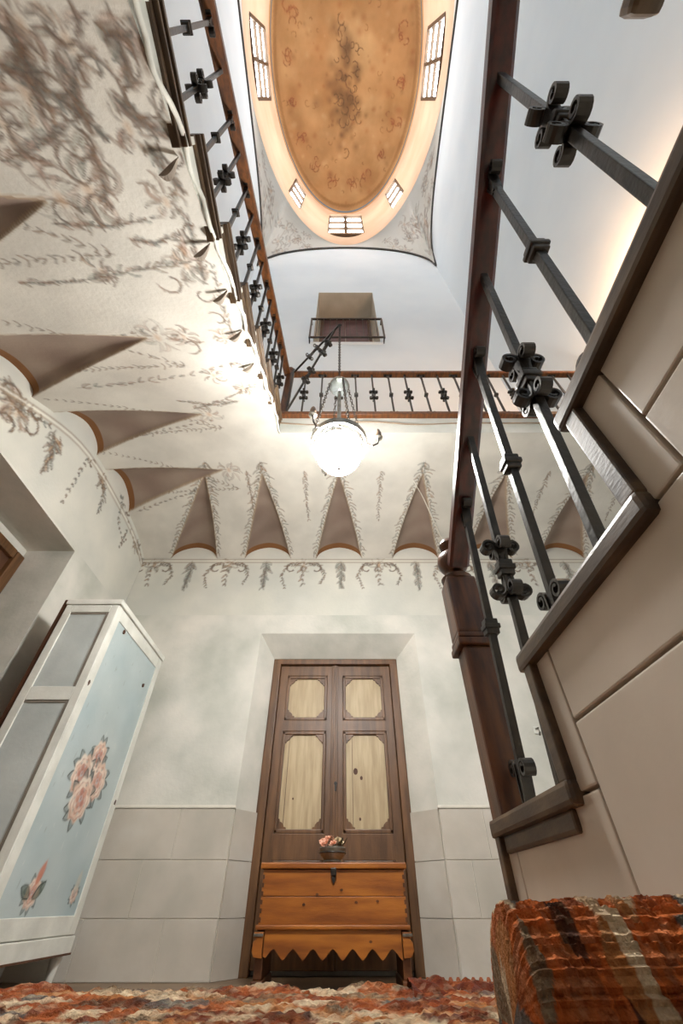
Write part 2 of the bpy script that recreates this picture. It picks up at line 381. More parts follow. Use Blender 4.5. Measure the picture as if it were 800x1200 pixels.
def painted_wall(name, cvs, fn, label=None, parent=None):
    P = np.array(fn(cvs.A, cvs.B)); pts = np.stack(P, -1)
    return link(name, grid_mesh(name, pts, np.ones((pts.shape[0]-1, pts.shape[1]-1), bool), cvs.c, M['plaster_paint'], False), parent)

# ---- back wall, lower part, with a splayed door recess
DX0, DX1, DZ = -0.84, 0.765, 2.385     # recess at the wall face
FX0, FX1, FZ, FY = -0.705, 0.575, 2.2, 4.1  # at the door frame
b = MB()
b.box((XL - .5, YB, 0), (DX0, YB + .35, 2.6)); b.box((DX1, YB, 0), (XR2 + .3, YB + .35, 2.6))
b.quad((DX0, YB, DZ), (DX1, YB, DZ), (DX1, YB, 2.6), (DX0, YB, 2.6))
b.quad((DX0, YB, 0), (DX0, YB, DZ), (FX0, FY, FZ), (FX0, FY, 0))
b.quad((DX1, YB, 0), (FX1, FY, 0), (FX1, FY, FZ), (DX1, YB, DZ))
b.quad((DX0, YB, DZ), (DX1, YB, DZ), (FX1, FY, FZ), (FX0, FY, FZ))
b.quad((DX0, YB + .34, 0), (DX1, YB + .34, 0), (DX1, YB + .34, 2.6), (DX0, YB + .34, 2.6))
wall_back = struct(b.build('wall_back', M['plaster'], fixn=False), 'pale plaster back wall with a splayed door recess and painted frieze')
fz = Canvas(XL - .3, XR2 + .3, 2.6, 3.9, 0.011, c255(215, 213, 204))
for _ in range(60): fz.wash((random.uniform(XL, XR2), random.uniform(2.5, 3.6)), random.uniform(.1, .4), random.choice([c255(200,200,190), c255(230,227,218), c255(206,207,200)]), .35)
for xc in np.arange(-2.25, 3.2, .9):
    a0 = xc + .0
    fz.sprig([(a0, 3.36), (a0 - .02, 3.2), (a0, 2.98)], .09, .014, [TAU, OCH, PNK], [DKB, DK], 6, .9, .75)
    fz.scroll((a0 - .14, 3.22), .085, 1.2, 1, [TAU, OCH, PNK], [DKB, DK], .75); fz.scroll((a0 + .14, 3.22), .085, 1.9, -1, [TAU, OCH, GRN], [DKB, DK], .75)
    fz.rosette((a0, 3.27), .12, 9, [TAU, PNK, GRN], [DK, DKB], OCH, .65)
    fz.sprig([(a0 - .05, 3.3), (a0 - .2, 3.26), (a0 - .26, 3.12), (a0 - .2, 2.94)], .05, .009, [TAU, OCH], [DKB, DK], 14, .9, .7)
    fz.sprig([(a0 + .05, 3.3), (a0 + .2, 3.26), (a0 + .25, 3.12), (a0 + .2, 3.0)], .05, .009, [TAU, GRN], [DKB, DK], 14, .9, .7)
    fz.sprig([(a0 + .44, 3.34), (a0 + .45, 3.2), (a0 + .44, 2.95)], .12, .02, [c255(140,142,134), TAU], [DKG, DK], 14, .7, .6)
for zz, cc in ((3.355, c255(150,132,112)), (3.335, c255(240,236,226)), (3.315, c255(166,148,128))):
    fz.stroke([(XL - .3, zz), (XR2 + .3, zz)], .011, cc, .75, 'none')
painted_wall('painted_frieze', fz, lambda A, B: (A, np.full_like(A, YB), B), parent=wall_back)

# ---- left wall, lower part, with a deep doorway
OY0, OY1, OZ, OX = 1.35, 2.83, 2.63, -2.86
b = MB()
b.quad((XL, YF, 0), (XL, OY0, 0), (XL, OY0, 2.65), (XL, YF, 2.65)); b.quad((XL, OY1, 0), (XL, YB, 0), (XL, YB, 2.65), (XL, OY1, 2.65))
b.quad((XL, OY0, OZ), (XL, OY1, OZ), (XL, OY1, 2.65), (XL, OY0, 2.65))
b.quad((XL, OY0, OZ), (OX, OY0, OZ), (OX, OY1, OZ), (XL, OY1, OZ))
b.quad((XL, OY1, 0), (XL, OY1, OZ), (OX, OY1, OZ), (OX, OY1, 0)); b.quad((XL, OY0, 0), (OX, OY0, 0), (OX, OY0, OZ), (XL, OY0, OZ))
b.quad((XL, YF, 2.65), (XL, -1.3, 2.65), (XL, -1.3, 4.1), (XL, YF, 4.1)); b.quad((XL, YF, 4.1), (XU, YF, 4.1), (XU, YB, 4.1), (XL, YB, 4.1))
wall_left = struct(b.build('wall_left', M['plaster'], fixn=False), 'pale plaster side wall with a deep doorway and painted garland along the vault')
fl = Canvas(-1.3, YB, 2.65, 4.1, 0.014, c255(215, 213, 204))
for _ in range(50): fl.wash((random.uniform(-1, YB), random.uniform(2.5, 4)), random.uniform(.1, .4), random.choice([c255(200,200,190), c255(230,227,218), c255(206,207,200)]), .35)
def lw(u, v): p = on_x(u, v, XL); return (p.y, p.z)
for u, v, r in [(20,485,.16),(62,520,.12),(120,565,.1),(15,470,.2),(160,640,.1)]: fl.rosette(lw(u, v), r, 10, [TAU, OCH, GRN, PNK], [DK, DKB], OCH, .75)
for u, v, r, a0, tn in [(10,462,.13,0,1),(35,500,.10,2,-1),(8,500,.12,4,-1),(108,545,.06,1,1),(150,600,.07,2,-1),(172,668,.06,0,1),(45,485,.08,3,1)]: fl.scroll(lw(u, v), r, a0, tn, [TAU, OCH, GRN], [DK, DKB], .75)
for pl, ln, w in [([(64,510),(62,530),(50,550)], .14,.02), ([(105,535),(90,560),(72,590)], .06,.009), ([(118,560),(122,580),(115,600)], .09,.014), ([(140,575),(150,610),(165,660)], .06,.01),
                  ([(0,455),(30,480),(60,500)], .10,.014), ([(150,620),(140,640),(148,632)], .05,.01), ([(160,640),(172,670),(168,700)], .07,.012), ([(145,580),(138,610),(143,632)], .05,.009)]:
    fl.sprig([lw(*q) for q in pl], ln, w, [TAU, OCH, c255(140,146,142)], [DK, DKB, DKG], 9, .8, .75)
yy = np.linspace(-1.2, 3.9, 40)
for off, cc in ((-.10, c255(150,132,112)), (-.125, c255(240,236,226)), (-.15, c255(166,148,128))):
    zz = ceiling_height(np.full_like(yy, XL), yy); zz = zz[0] - zz[1]
    fl.stroke(list(zip(yy, zz + off + .04)), .011, cc, .7, 'none')
painted_wall('painted_frieze', fl, lambda A, B: (np.full_like(A, XL), A, B), parent=wall_left)

# ---- upper walls with arched tops, vault, drum and dome
def arch_z(s): return SPR + RISE * (max(0.0, 1 - abs(s) ** 2.2)) ** 0.5
def arch_side(s): return SPR + RISE * (max(0.0, 1 - abs(s) ** 5)) ** 0.5
def arched(name, p0, p1, z0, fn, label, hole=None, n=48):
    b = MB(); ts = sorted(set([i / n for i in range(n + 1)] + ([hole[0], hole[1]] if hole else [])))
    for t0, t1 in zip(ts[:-1], ts[1:]):
        q0 = [p0[i] + (p1[i] - p0[i]) * t0 for i in range(2)]; q1 = [p0[i] + (p1[i] - p0[i]) * t1 for i in range(2)]
        za, zb = fn(2 * t0 - 1), fn(2 * t1 - 1)
        if hole and t0 >= hole[0] - 1e-6 and t1 <= hole[1] + 1e-6:
            b.quad((*q0, z0), (*q1, z0), (*q1, hole[2]), (*q0, hole[2])); b.quad((*q0, hole[3]), (*q1, hole[3]), (*q1, zb), (*q0, za))
        else: b.quad((*q0, z0), (*q1, z0), (*q1, zb), (*q0, za))
    return struct(b.build(name, M['upper'], fixn=False), label)
WX = XR2 - XU
NX0, NX1, NZ0, NZ1, ND = -0.66, 0.90, 9.56, 13.1, 0.75
wub = arched('wall_upper_back', (XU, YB), (XR2, YB), 3.7, arch_z, 'tall pale blue upper wall with a balcony niche', ((NX0 - XU) / WX, (NX1 - XU) / WX, NZ0, NZ1))
arched('wall_upper_left', (XU, YB), (XU, YF), 3.7, arch_side, 'tall pale blue upper wall beside the upper flight')
arched('wall_right', (XR2, YF), (XR2, YB), 0.0, arch_side, 'tall wall beside the lower stair flight, pale blue above')
arched('wall_front', (XR2, YF), (XU, YF), 0.0, arch_z, 'wall behind the viewpoint with an opening added for the fill light', ((XR2 - 1.8) / WX, (XR2 + 1.2) / WX, 3.2, 8.0))  # unseen opening, made up as a place for the fill light
b = MB()
b.quad((NX0, YB, NZ0), (NX0, YB, NZ1), (NX0, YB + ND, NZ1), (NX0, YB + ND, NZ0)); b.quad((NX1, YB, NZ0), (NX1, YB + ND, NZ0), (NX1, YB + ND, NZ1), (NX1, YB, NZ1))
b.quad((NX0, YB, NZ0), (NX1, YB, NZ0), (NX1, YB + ND, NZ0), (NX0, YB + ND, NZ0))
b.quad((NX0, YB, NZ1), (NX0, YB + ND, NZ1), (NX1, YB + ND, NZ1), (NX1, YB, NZ1)); b.quad((NX0, YB + ND, NZ0), (NX1, YB + ND, NZ0), (NX1, YB + ND, NZ1), (NX0, YB + ND, NZ1))
niche = b.build('niche_reveal', mat('niche_plaster', s255(206, 196, 176), s255(218, 208, 190), 3, .9), wub, fixn=False)
# pendentive vault between the walls and the oval
def rim_pt(phi):
    c, s_ = math.cos(phi), math.sin(phi); mx, my = (XU + XR2) / 2, (YB + YF) / 2; hx, hy = (XR2 - XU) / 2, (YB - YF) / 2
    k = min(1 / max(abs(c), 1e-6), 1 / max(abs(s_), 1e-6)); x, y = c * k, s_ * k
    z = arch_side(y) if abs(c) >= abs(s_) else arch_z(x)
    return (mx + x * hx, my + y * hy, z)
n, m_ = 240, 14
PP = np.zeros((m_ + 1, n + 1, 3)); CC = np.ones((m_ + 1, n + 1, 3)) * np.array(s255(226, 224, 218))
for i in range(n + 1):
    ph = 2 * math.pi * i / n; o = rim_pt(ph); e = (EC[0] + EA * math.cos(ph), EC[1] + EB * math.sin(ph), RING_Z)
    for j in range(m_ + 1):
        t = j / m_; bl = math.sin(math.pi * t) * .10 * min(1.0, math.dist(o[:2], e[:2]))
        PP[j, i] = [o[0] + (e[0] - o[0]) * t, o[1] + (e[1] - o[1]) * t, o[2] + (e[2] - o[2]) * (1 - (1 - t) ** 1.4) + bl]
pc = Canvas(0, n, 0, m_, 1.0, c255(226, 224, 218))
PPf = PP; n2, m2 = 1200, 70
# finer grid for the painting
ii = np.linspace(0, n, n2 + 1); jj = np.linspace(0, m_, m2 + 1)
i0 = np.clip(ii.astype(int), 0, n - 1); fi = (ii - i0)[None, :, None]; j0 = np.clip(jj.astype(int), 0, m_ - 1); fj = (jj - j0)[:, None, None]
PPf = (PP[j0][:, i0] * (1-fi) * (1-fj) + PP[j0][:, i0+1] * fi * (1-fj) + PP[j0+1][:, i0] * (1-fi) * fj + PP[j0+1][:, i0+1] * fi * fj)
pc = Canvas(0, n2, 0, m2, 1.0, c255(222, 220, 214))
for kq in range(4):
    cqi = (math.atan2(1, 1) + kq * math.pi / 2) / (2 * math.pi) * n2
    for _ in range(26):
        pc.rosette((cqi + random.uniform(-70, 70), random.uniform(5, 50)), random.uniform(6, 13), 7, [OCH, TAU, GRN, PNK], [DKB, DK], OCH, .4)
struct(link('ceiling_vault', grid_mesh('ceiling_vault', PPf, np.ones((m2, n2), bool), pc.c, M['pend'])), 'white corner vault with faint painted ornament around the oval drum')
path = [tuple(Vector(rim_pt(2 * math.pi * i / 360)) + Vector(((XU + XR2) / 2 - rim_pt(2 * math.pi * i / 360)[0], (YB + YF) / 2 - rim_pt(2 * math.pi * i / 360)[1], 0)) * 0.008) for i in range(360)]
struct(MB().tube(path, .032, 6, closed=True).build('trim_1', M['line']), 'thin dark line following the wall arches below the vault')

ANG = [(90, 1.5, 2), (180, 1.75, 2), (0, 1.75, 2), (131, .7, 1), (49, .7, 1), (229, .7, 1), (311, .7, 1), (270, 1.5, 2)]
WZ0, WZ1 = 19.6, 23.2
def ell(phi, k=1.0): return Vector((EC[0] + EA * k * math.cos(phi), EC[1] + EB * k * math.sin(phi), 0))
def half_angle(phi, w):
    sp = math.hypot(EA * math.sin(phi), EB * math.cos(phi)); return w / 2 / sp
b = MB(); N = 360; angs = set(2 * math.pi * i / N for i in range(N))
spans = []
for a, w, cols in ANG:
    p = R(a); h = half_angle(p, w); spans.append((p - h, p + h))
    angs |= {(p - h) % (2 * math.pi), (p + h) % (2 * math.pi)}
angs = sorted(angs); 
def in_win(a):
    for s0, s1 in spans:
        for k in (-2 * math.pi, 0, 2 * math.pi):
            if s0 + 1e-6 < a + k < s1 - 1e-6: return True
    return False
for i, a0 in enumerate(angs):
    a1 = angs[(i + 1) % len(angs)]; a1 = a1 if a1 > a0 else a1 + 2 * math.pi
    p0, p1 = ell(a0), ell(a1)
    def q(z0, z1): b.quad((p0.x, p0.y, z0), (p1.x, p1.y, z0), (p1.x, p1.y, z1), (p0.x, p0.y, z1))
    if in_win((a0 + a1) / 2): q(RING_Z, WZ0); q(WZ1, CAP_Z)
    else: q(RING_Z, CAP_Z)
for s0, s1 in spans:  # reveals
    for aa in (s0, s1):
        p, o = ell(aa), ell(aa, 1.06); b.quad((p.x, p.y, WZ0), (o.x, o.y, WZ0), (o.x, o.y, WZ1), (p.x, p.y, WZ1))
    p0, p1, o0, o1 = ell(s0), ell(s1), ell(s0, 1.06), ell(s1, 1.06)
    for z in (WZ0, WZ1): b.quad((p0.x, p0.y, z), (p1.x, p1.y, z), (o1.x, o1.y, z), (o0.x, o0.y, z))
drum = struct(b.build('wall_drum', M['drum'], fixn=False), 'pale peach oval drum pierced by bright windows')
for wi, ((a, w, cols), (s0, s1)) in enumerate(zip(ANG, spans)):
    if abs(a - 270) < 1 or a in (229, 311): vis = False
    wn = empty('window_%d' % (wi + 1), tuple(ell(R(a)) + Vector((0, 0, WZ0))))
    struct(wn, 'bright drum window with brown glazing bars, number %d round the oval' % (wi + 1) if False else None)
    loc = wn.location.copy()
    p0, p1 = ell(s0, 1.03), ell(s1, 1.03); nrm = Vector((math.cos(R(a)) / EA, math.sin(R(a)) / EB, 0)).normalized()
    rows = 3
    for cc in range(cols):
        for r_ in range(rows):
            t0, t1 = cc / cols, (cc + 1) / cols; z0, z1 = WZ0 + (WZ1 - WZ0) * r_ / rows, WZ0 + (WZ1 - WZ0) * (r_ + 1) / rows
            A_, B_ = p0.lerp(p1, t0) - loc, p0.lerp(p1, t1) - loc
            bb = MB(); off = nrm * .03
            vs = [Vector((A_.x, A_.y, z0 - WZ0)), Vector((B_.x, B_.y, z0 - WZ0)), Vector((B_.x, B_.y, z1 - WZ0)), Vector((A_.x, A_.y, z1 - WZ0))]
            bb.add(vs + [q_ + off for q_ in vs], [(0,1,2,3),(7,6,5,4),(0,4,5,1),(1,5,6,2),(2,6,7,3),(3,7,4,0)]); bb.build('pane', M['winglass'], wn)
    for k in range(cols + 1):
        q_ = p0.lerp(p1, k / cols) - loc - nrm * .04; MB().beam((q_.x, q_.y, 0), (q_.x, q_.y, WZ1 - WZ0), .12, .10, (0, 1, .01)).build('glazing_bar', M['winframe'], wn)
    for k in range(rows + 1):
        z = (WZ1 - WZ0) * k / rows; A_, B_ = p0 - loc - nrm * .04, p1 - loc - nrm * .04
        MB().beam((A_.x, A_.y, z), (B_.x, B_.y, z), .12, .10).build('glazing_bar', M['winframe'], wn)
    wn['label'] = ['end window of the oval drum above the balcony niche', 'long drum window on the side of the upper flight', 'long drum window above the lower flight',
                   'small slanting drum window toward the upper flight', 'small slanting drum window toward the lower flight', 'small drum window overhead toward the upper flight', 'small drum window overhead toward the lower flight', 'end window of the oval drum behind the viewpoint'][wi]
# cornice ring and painted dome
b = MB(); b.sweep([tuple(ell(2*math.pi*i/180) + Vector((0, 0, CAP_Z))) for i in range(180)], [(-.02, -.12), (.10, -.05), (.16, .03), (.16, .1), (-.02, .1)], closed=True)
struct(b.build('trim_2', mat('dome_cornice', s255(196, 146, 92), s255(214, 170, 116), 2, .8), smooth=True), 'ochre moulding round the foot of the painted dome')
na, nr = 800, 170
aa = np.linspace(0, 2 * np.pi, na + 1); rr = np.linspace(0.001, 1, nr + 1); AA, RR = np.meshgrid(aa, rr)
DP = np.stack([EC[0] + EA * .98 * RR * np.cos(AA), EC[1] + EB * .98 * RR * np.sin(AA), CAP_Z + 2.6 * np.sqrt(np.clip(1 - RR ** 2, 0, 1))], -1)
dcv = Canvas(EC[0] - EA, EC[0] + EA, EC[1] - EB, EC[1] + EB, .025, c255(184, 142, 94))
DB, DR, DP_, DO = c255(84, 58, 34), c255(150, 84, 46), c255(206, 172, 124), c255(168, 122, 70)
for _ in range(160):
    dcv.wash((random.uniform(-3, 3.3), random.uniform(-5.7, 3.9)), random.uniform(.2, 1.1), random.choice([DO, DP_, c255(164,116,70), c255(196,156,108), c255(176,128,80)]), .4)
for _ in range(90): dcv.wash((random.gauss(.16, .34), random.gauss(-.6, .9)), random.uniform(.08, .36), random.choice([DB, c255(118,84,50), DB]), .45)
for _ in range(130):
    ph, r0 = random.uniform(0, 6.28), random.uniform(.3, .95); dcv.wash((EC[0] + EA*r0*math.cos(ph), EC[1] + EB*r0*math.sin(ph)), random.uniform(.05, .22), random.choice([DR, DP_, c255(130,92,56), DP_]), .4)
for _ in range(30): dcv.scroll((random.gauss(.16, .36), random.gauss(-.7, .9)), random.uniform(.12, .3), random.uniform(0, 6), random.choice((-1, 1)), [DB, DO, DR, DP_], [DB, c255(90,62,38)], .45)
for k in range(18):
    ph = 2 * math.pi * (k + .25) / 18; r0 = .80
    x, y = EC[0] + EA * r0 * math.cos(ph), EC[1] + EB * r0 * math.sin(ph)
    for _ in range(4): dcv.scroll((x + random.gauss(0, .10), y + random.gauss(0, .16)), random.uniform(.10, .24), random.uniform(0, 6), random.choice((-1, 1)), [DR, DP_, DB, DR], [c255(120,80,48), DR], .5)
    dcv.wash((x, y), .35, DR, .35)
for k in range(40):
    ph, r0 = random.uniform(0, 6.28), random.uniform(.35, .92); dcv.scroll((EC[0] + EA*r0*math.cos(ph), EC[1] + EB*r0*math.sin(ph)), random.uniform(.05, .16), random.uniform(0, 6), 1, [DO, DP_], [c255(146,104,64)], .4)
for rr_, w_, cc in ((.955, .05, c255(150,108,62)), (.985, .04, c255(206,166,112))): dcv.stroke([(EC[0] + EA*rr_*math.cos(t), EC[1] + EB*rr_*math.sin(t)) for t in np.linspace(0, 6.2832, 120)], w_, cc, .7, 'none')
iy = np.clip(((DP[..., 1] - dcv.b0) / dcv.step).round().astype(int), 0, len(dcv.b) - 1); ix = np.clip(((DP[..., 0] - dcv.a0) / dcv.step).round().astype(int), 0, len(dcv.a) - 1)
DC = dcv.c[iy, ix]
struct(link('ceiling_dome', grid_mesh('ceiling_dome', DP, np.ones((nr, na), bool), DC, M['fresco'])), 'shallow oval dome with a worn ochre and brown fresco')

# ---- hall floor, gallery slab, landing, edges of the well
struct(MB().box((XL - .5, YF, -.1), (XR2, YB + .4, 0)).build('floor', M['floor']), 'stone floor of the hall')
b = MB().box((XU, EDGE_Y + .02, GAL_Z - .012), (XR2, YB, GAL_Z - .001))
gal = struct(b.build('floor_gallery', M['plaster']), 'floor of the upper gallery behind the iron railing')
b = MB(); xs = np.linspace(EDGE_X, XR2, 60)
for x0, x1 in zip(xs[:-1], xs[1:]):
    z0 = float(ceiling_height(np.array([x0]), np.array([EDGE_Y]))[0][0]); z1 = float(ceiling_height(np.array([x1]), np.array([EDGE_Y]))[0][0])
    b.quad((x0, EDGE_Y, z0 - .004), (x1, EDGE_Y, z1 - .004), (x1, EDGE_Y, GAL_Z), (x0, EDGE_Y, GAL_Z))
b.build('edge_fascia', M['plaster'], gal, fixn=False)
b = MB().tube([(x, EDGE_Y - .012 - .01 * math.sin(x * 5), 3.70 + .012 * math.sin(x * 7)) for x in np.linspace(EDGE_X, XR2, 60)], .008, 5)
b.build('painted_band', mat('band_brown', s255(132, 112, 92), s255(160, 140, 118), 9, .8), gal)
MB().box((EDGE_X - .03, EDGE_Y - .05, GAL_Z - .055), (XR2, EDGE_Y + .1, GAL_Z)).build('edge_nosing', M['rail2'], gal, bevel=.012)

# upper flight: solid steps, fascia, stepped wooden edging
def step_z(k): return 2.42 + .21 * k
def step_y(k): return .108 + .335 * k
uf = struct(empty('staircase_upper', (EDGE_X, -.9, 1.79)), 'upper stair flight rising along the side wall to the gallery'); ul = Vector(uf.location)
def loc_(o, par): o.location = -Vector(par.location); return o
for k in range(-2, 7):
    y0, y1 = step_y(k - 1), step_y(k); z = step_z(k)
    loc_(MB().box((-1.05, y0, z - .022), (EDGE_X - .01, y1 + .02, z)).build('step', M['tile'], uf), uf)
    b = MB(); ys = np.linspace(y0, y1, 8)
    for a0, a1 in zip(ys[:-1], ys[1:]):
        za = float(ceiling_height(np.array([EDGE_X]), np.array([a0]))[0][0]); zb = float(ceiling_height(np.array([EDGE_X]), np.array([a1]))[0][0])
        b.quad((EDGE_X, a0, za - .004), (EDGE_X, a1, zb - .004), (EDGE_X, a1, z), (EDGE_X, a0, z))
    loc_(b.build('edge_fascia', M['plaster'], uf, fixn=False), uf)
    bb = MB()
    for dz, dx, th in ((0.0, .035, .022), (-.022, .022, .018), (-.040, .030, .016), (-.056, .012, .030)):
        bb.box((EDGE_X - .02, y0 - .015, z + dz - th), (EDGE_X + dx, y1 + .012, z + dz))
    loc_(bb.build('tread_moulding', M['trim'], uf, bevel=.004), uf)
    loc_(MB().box((EDGE_X - .01, y1 - .01, z), (EDGE_X + .012, y1 + .014, step_z(k + 1) - .085)).build('riser_edge', M['plaster'], uf), uf)
# torn plaster edge of the vault along the well
path = [(EDGE_X + .012 + .006 * math.sin(y * 23), y, float(ceiling_height(np.array([EDGE_X]), np.array([y]))[0][0]) + .012 + .012 * math.sin(y * 11) + .01 * math.sin(y * 31)) for y in np.linspace(-.95, EDGE_Y, 90)]
loc_(MB().tube([(p[0] + random.uniform(-.004, .004), p[1], p[2] - .004 + random.uniform(-.006, .006)) for p in path], .010, 6).build('plaster_edge_roll', M['plaster'], uf, smooth=True), uf)
# painted curling leaves that overhang the plaster edge
for i, y in enumerate((.15, .47, .72, 1.0, 1.30)):
    z = float(ceiling_height(np.array([EDGE_X]), np.array([y]))[0][0]); bb = MB()
    pth = [(EDGE_X - .02 - .09 * t, y + .05 * t + .02 * math.sin(3 * t), z - .006 - .006 * math.sin(math.pi * t)) for t in np.linspace(0, 1, 8)]
    for j in range(7):
        w0, w1 = .022 * math.sin(math.pi * (j + .3) / 7.6), .022 * math.sin(math.pi * (j + 1.3) / 7.6)
        p, q_ = Vector(pth[j]), Vector(pth[j + 1])
        bb.add([p + Vector((0, -w0, .004)), p + Vector((0, w0, .004)), q_ + Vector((0, w1, .004)), q_ + Vector((0, -w1, .004)), p - Vector((0, 0, .006)), q_ - Vector((0, 0, .006))], [(0,4,5,3),(4,1,2,5),(0,3,2,1)])
    loc_(bb.build('plaster_leaf', mat('leaf_stucco', s255(128, 116, 104), s255(150, 138, 124), 20, .8), uf), uf)
MB().box((XL, -2.9, 1.6), (1.75, -1.25, 1.79)).build('landing', M['tile']); struct(bpy.data.objects['landing'], 'half landing between the two stair flights')
loc_(MB().box((XL, -1.25, 1.6), (EDGE_X, -.9, 1.79)).build('landing_edge', M['tile'], uf), uf)

# ---- lower flight: steps, tiled side, wooden stepped edging
XZ = 0.35
lf = struct(empty('staircase_lower', (XZ, 1.18, 0)), 'lower stair flight with stone tiled side and dark stepped wooden edging')
TY = [1.18, .7675, .355, -.09, -.49, -.89, -1.29, -1.7]; TZ = [.50, .7155, .933, 1.165, 1.38, 1.59, 1.79, 2.0]
for i in range(7):
    loc_(MB().box((XZ + .03, TY[i + 1] - .001, 0), (1.72, TY[i], TZ[i] - .004)).build('step', M['grout'], lf), lf)
def side_box(y0, y1, z0, z1, x=XZ + .016, th=.022):
    return MB().box((x, min(y0, y1) + .0025, z0 + .0025), (x + th, max(y0, y1) - .0025, z1 - .0025))
JO = .085  # joint stands back from each riser
for i in range(7):
    ya, yb_ = TY[i] - (JO if i else .0), TY[i + 1] - JO
    za = TZ[i] - .02
    # strip under this tread up to the joint behind the next riser, then big slabs below
    loc_(side_box(TY[i] + 0.0, TY[i] - JO, TZ[i - 1] - .02 if i else .2, za).build('tile', M['stile'], lf, bevel=.003), lf)
    zt = za
    cuts = [zt, zt - .13 if i else zt - .17, zt - .13 - .62, zt - .13 - 1.24]
    for c0, c1 in zip(cuts[:-1], cuts[1:]):
        c1 = max(c1, 0)
        if c0 - c1 > .03: loc_(side_box(TY[i] - JO, TY[i + 1] - JO, c1, c0).build('tile', M['stile'], lf, bevel=.003), lf)
    # wooden nosing along the tread and board down the riser
    bb = MB().sweep([(XZ + .018, TY[i] + .018, TZ[i] - .017), (XZ + .018, TY[i + 1] - .030, TZ[i] - .017)], [(-.020, -.017), (.020, -.017), (.020, .017), (-.020, .017)])
    loc_(bb.build('nosing', M['trim'], lf, bevel=.008), lf)
    bb = MB().box((XZ + .001, TY[i] - .030, TZ[i - 1] - .003 if i else .2), (XZ + .034, TY[i] + .002, TZ[i] - .032))
    loc_(bb.build('riser_edging', M['trim'], lf, bevel=.004), lf)
    bb = MB().box((XZ + .008, TY[i] - .04, TZ[i] - .064), (XZ + .03, TY[i + 1] + .005, TZ[i] - .033))
    if i == 0: loc_(bb.build('under_nosing', M['trim'], lf, bevel=.006), lf)

# ---- wainscot tiles on the back wall and the recess
def tile_run(x0, x1, cuts, y, parent):
    zs = [0, .285, .588, .895]
    for r_ in range(3):
        xs = [x0] + [c for c in cuts[r_] if x0 + .05 < c < x1 - .05] + [x1]
        for a, b_ in zip(xs[:-1], xs[1:]):
            MB().box((a + .002, y - .018, zs[r_] + .002), (b_ - .002, y - .001, zs[r_ + 1] - .002)).build('tile', M['tile'], parent, bevel=.003)
for x0, x1 in ((XL, DX0), (DX1, XR2)): MB().box((x0, YB - .012, 0), (x1, YB + .001, .9)).build('grout_bed', M['grout'], wall_back)
tile_run(XL, DX0, [[-1.75, -1.2], [-2.1, -1.45], [-1.8, -1.25]], YB, wall_back)
tile_run(DX1, XR2, [[1.05, 1.7, 2.4], [.95, 1.6, 2.3], [1.1, 1.75, 2.5]], YB, wall_back)
for (xa, xb) in ((DX0, FX0), (DX1, FX1)):
    for z0, z1 in ((0, .285), (.285, .588), (.588, .895)):
        d = Vector((xb - xa, FY - YB, 0)); nn = Vector((d.y, -d.x, 0)).normalized() * (1 if xa < 0 else -1)
        p0 = Vector((xa, YB, 0)); p1 = Vector((xb, FY, 0))
        vs = [p0 + Vector((0, 0, z0 + .002)), p1 + Vector((0, 0, z0 + .002)), p1 + Vector((0, 0, z1 - .002)), p0 + Vector((0, 0, z1 - .002))]
        MB().add([v_ + nn * .002 for v_ in vs] + [v_ + nn * .016 for v_ in vs], [(0,1,2,3),(7,6,5,4),(0,4,5,1),(1,5,6,2),(2,6,7,3),(3,7,4,0)]).build('tile', M['tile'], wall_back)
for x0, x1 in ((XL, DX0 + .01), (DX1 - .01, XR2)):
    MB().box((x0, YB - .026, .895), (x1, YB, .915)).build('tile_cap', M['grout'], wall_back, bevel=.006)

# ---- carpeted low platform the view is taken from
PZ, PY1 = .236, 1.17
b = MB().box((XL, -1.2, 0), (XZ + .01, PY1 - .01, PZ - .012)); plat = struct(b.build('floor_platform', M['floor']), 'low platform beside the stairs covered by a patterned carpet')
# ================================================================== THINGS
# ---- patterned carpet on the platform
RUGC = [np.array(s255(*c)) for c in ((138, 70, 40), (160, 88, 48), (110, 54, 34), (196, 172, 140), (170, 114, 68), (98, 98, 94), (148, 76, 42), (78, 46, 32), (204, 184, 154), (124, 104, 82))]
def cell_colors(A, B, sa, sb, seed):
    r = np.random.default_rng(seed); ia, ib = np.floor(A / sa).astype(int), np.floor(B / sb).astype(int)
    best = np.full(A.shape, 1e9); out = np.zeros(A.shape + (3,)); hs = np.zeros(A.shape)
    n0, n1 = ia.min() - 1, ib.min() - 1; jx = r.random((ia.max() - n0 + 3, ib.max() - n1 + 3, 2)); ci = r.integers(0, len(RUGC), jx.shape[:2]); hh = r.random(jx.shape[:2])
    table = np.array(RUGC)
    for dx in (-1, 0, 1):
        for dy in (-1, 0, 1):
            px, py = ia + dx, ib + dy; j = jx[px - n0, py - n1]
            d = np.hypot((A / sa - px - j[..., 0]), (B / sb - py - j[..., 1])); nb = d < best
            best = np.where(nb, d, best); out = np.where(nb[..., None], table[ci[px - n0, py - n1]], out); hs = np.where(nb, hh[px - n0, py - n1], hs)
    return out, best, hs
gx = np.arange(XL + .02, XZ - .004, .006); gy = np.arange(.30, PY1 + .012, .006); GA, GB = np.meshgrid(gx, gy)
c1, d1, h1 = cell_colors(GA + .02 * np.sin(GB * 40), GB + .01 * np.sin(GA * 31), .060, .035, 3)
c2, d2, h2 = cell_colors(GA, GB, .014, .011, 5)
colr = c1 * .72 + c2 * .28
edge = np.clip((GB - (PY1 - .05)) / .05, 0, 1)
lump = .007 * np.sin(GA * 5.3 + 1) * np.sin(GA * 11.7) + .006 * np.sin(GA * 23 + 2 * np.sin(GA * 9))
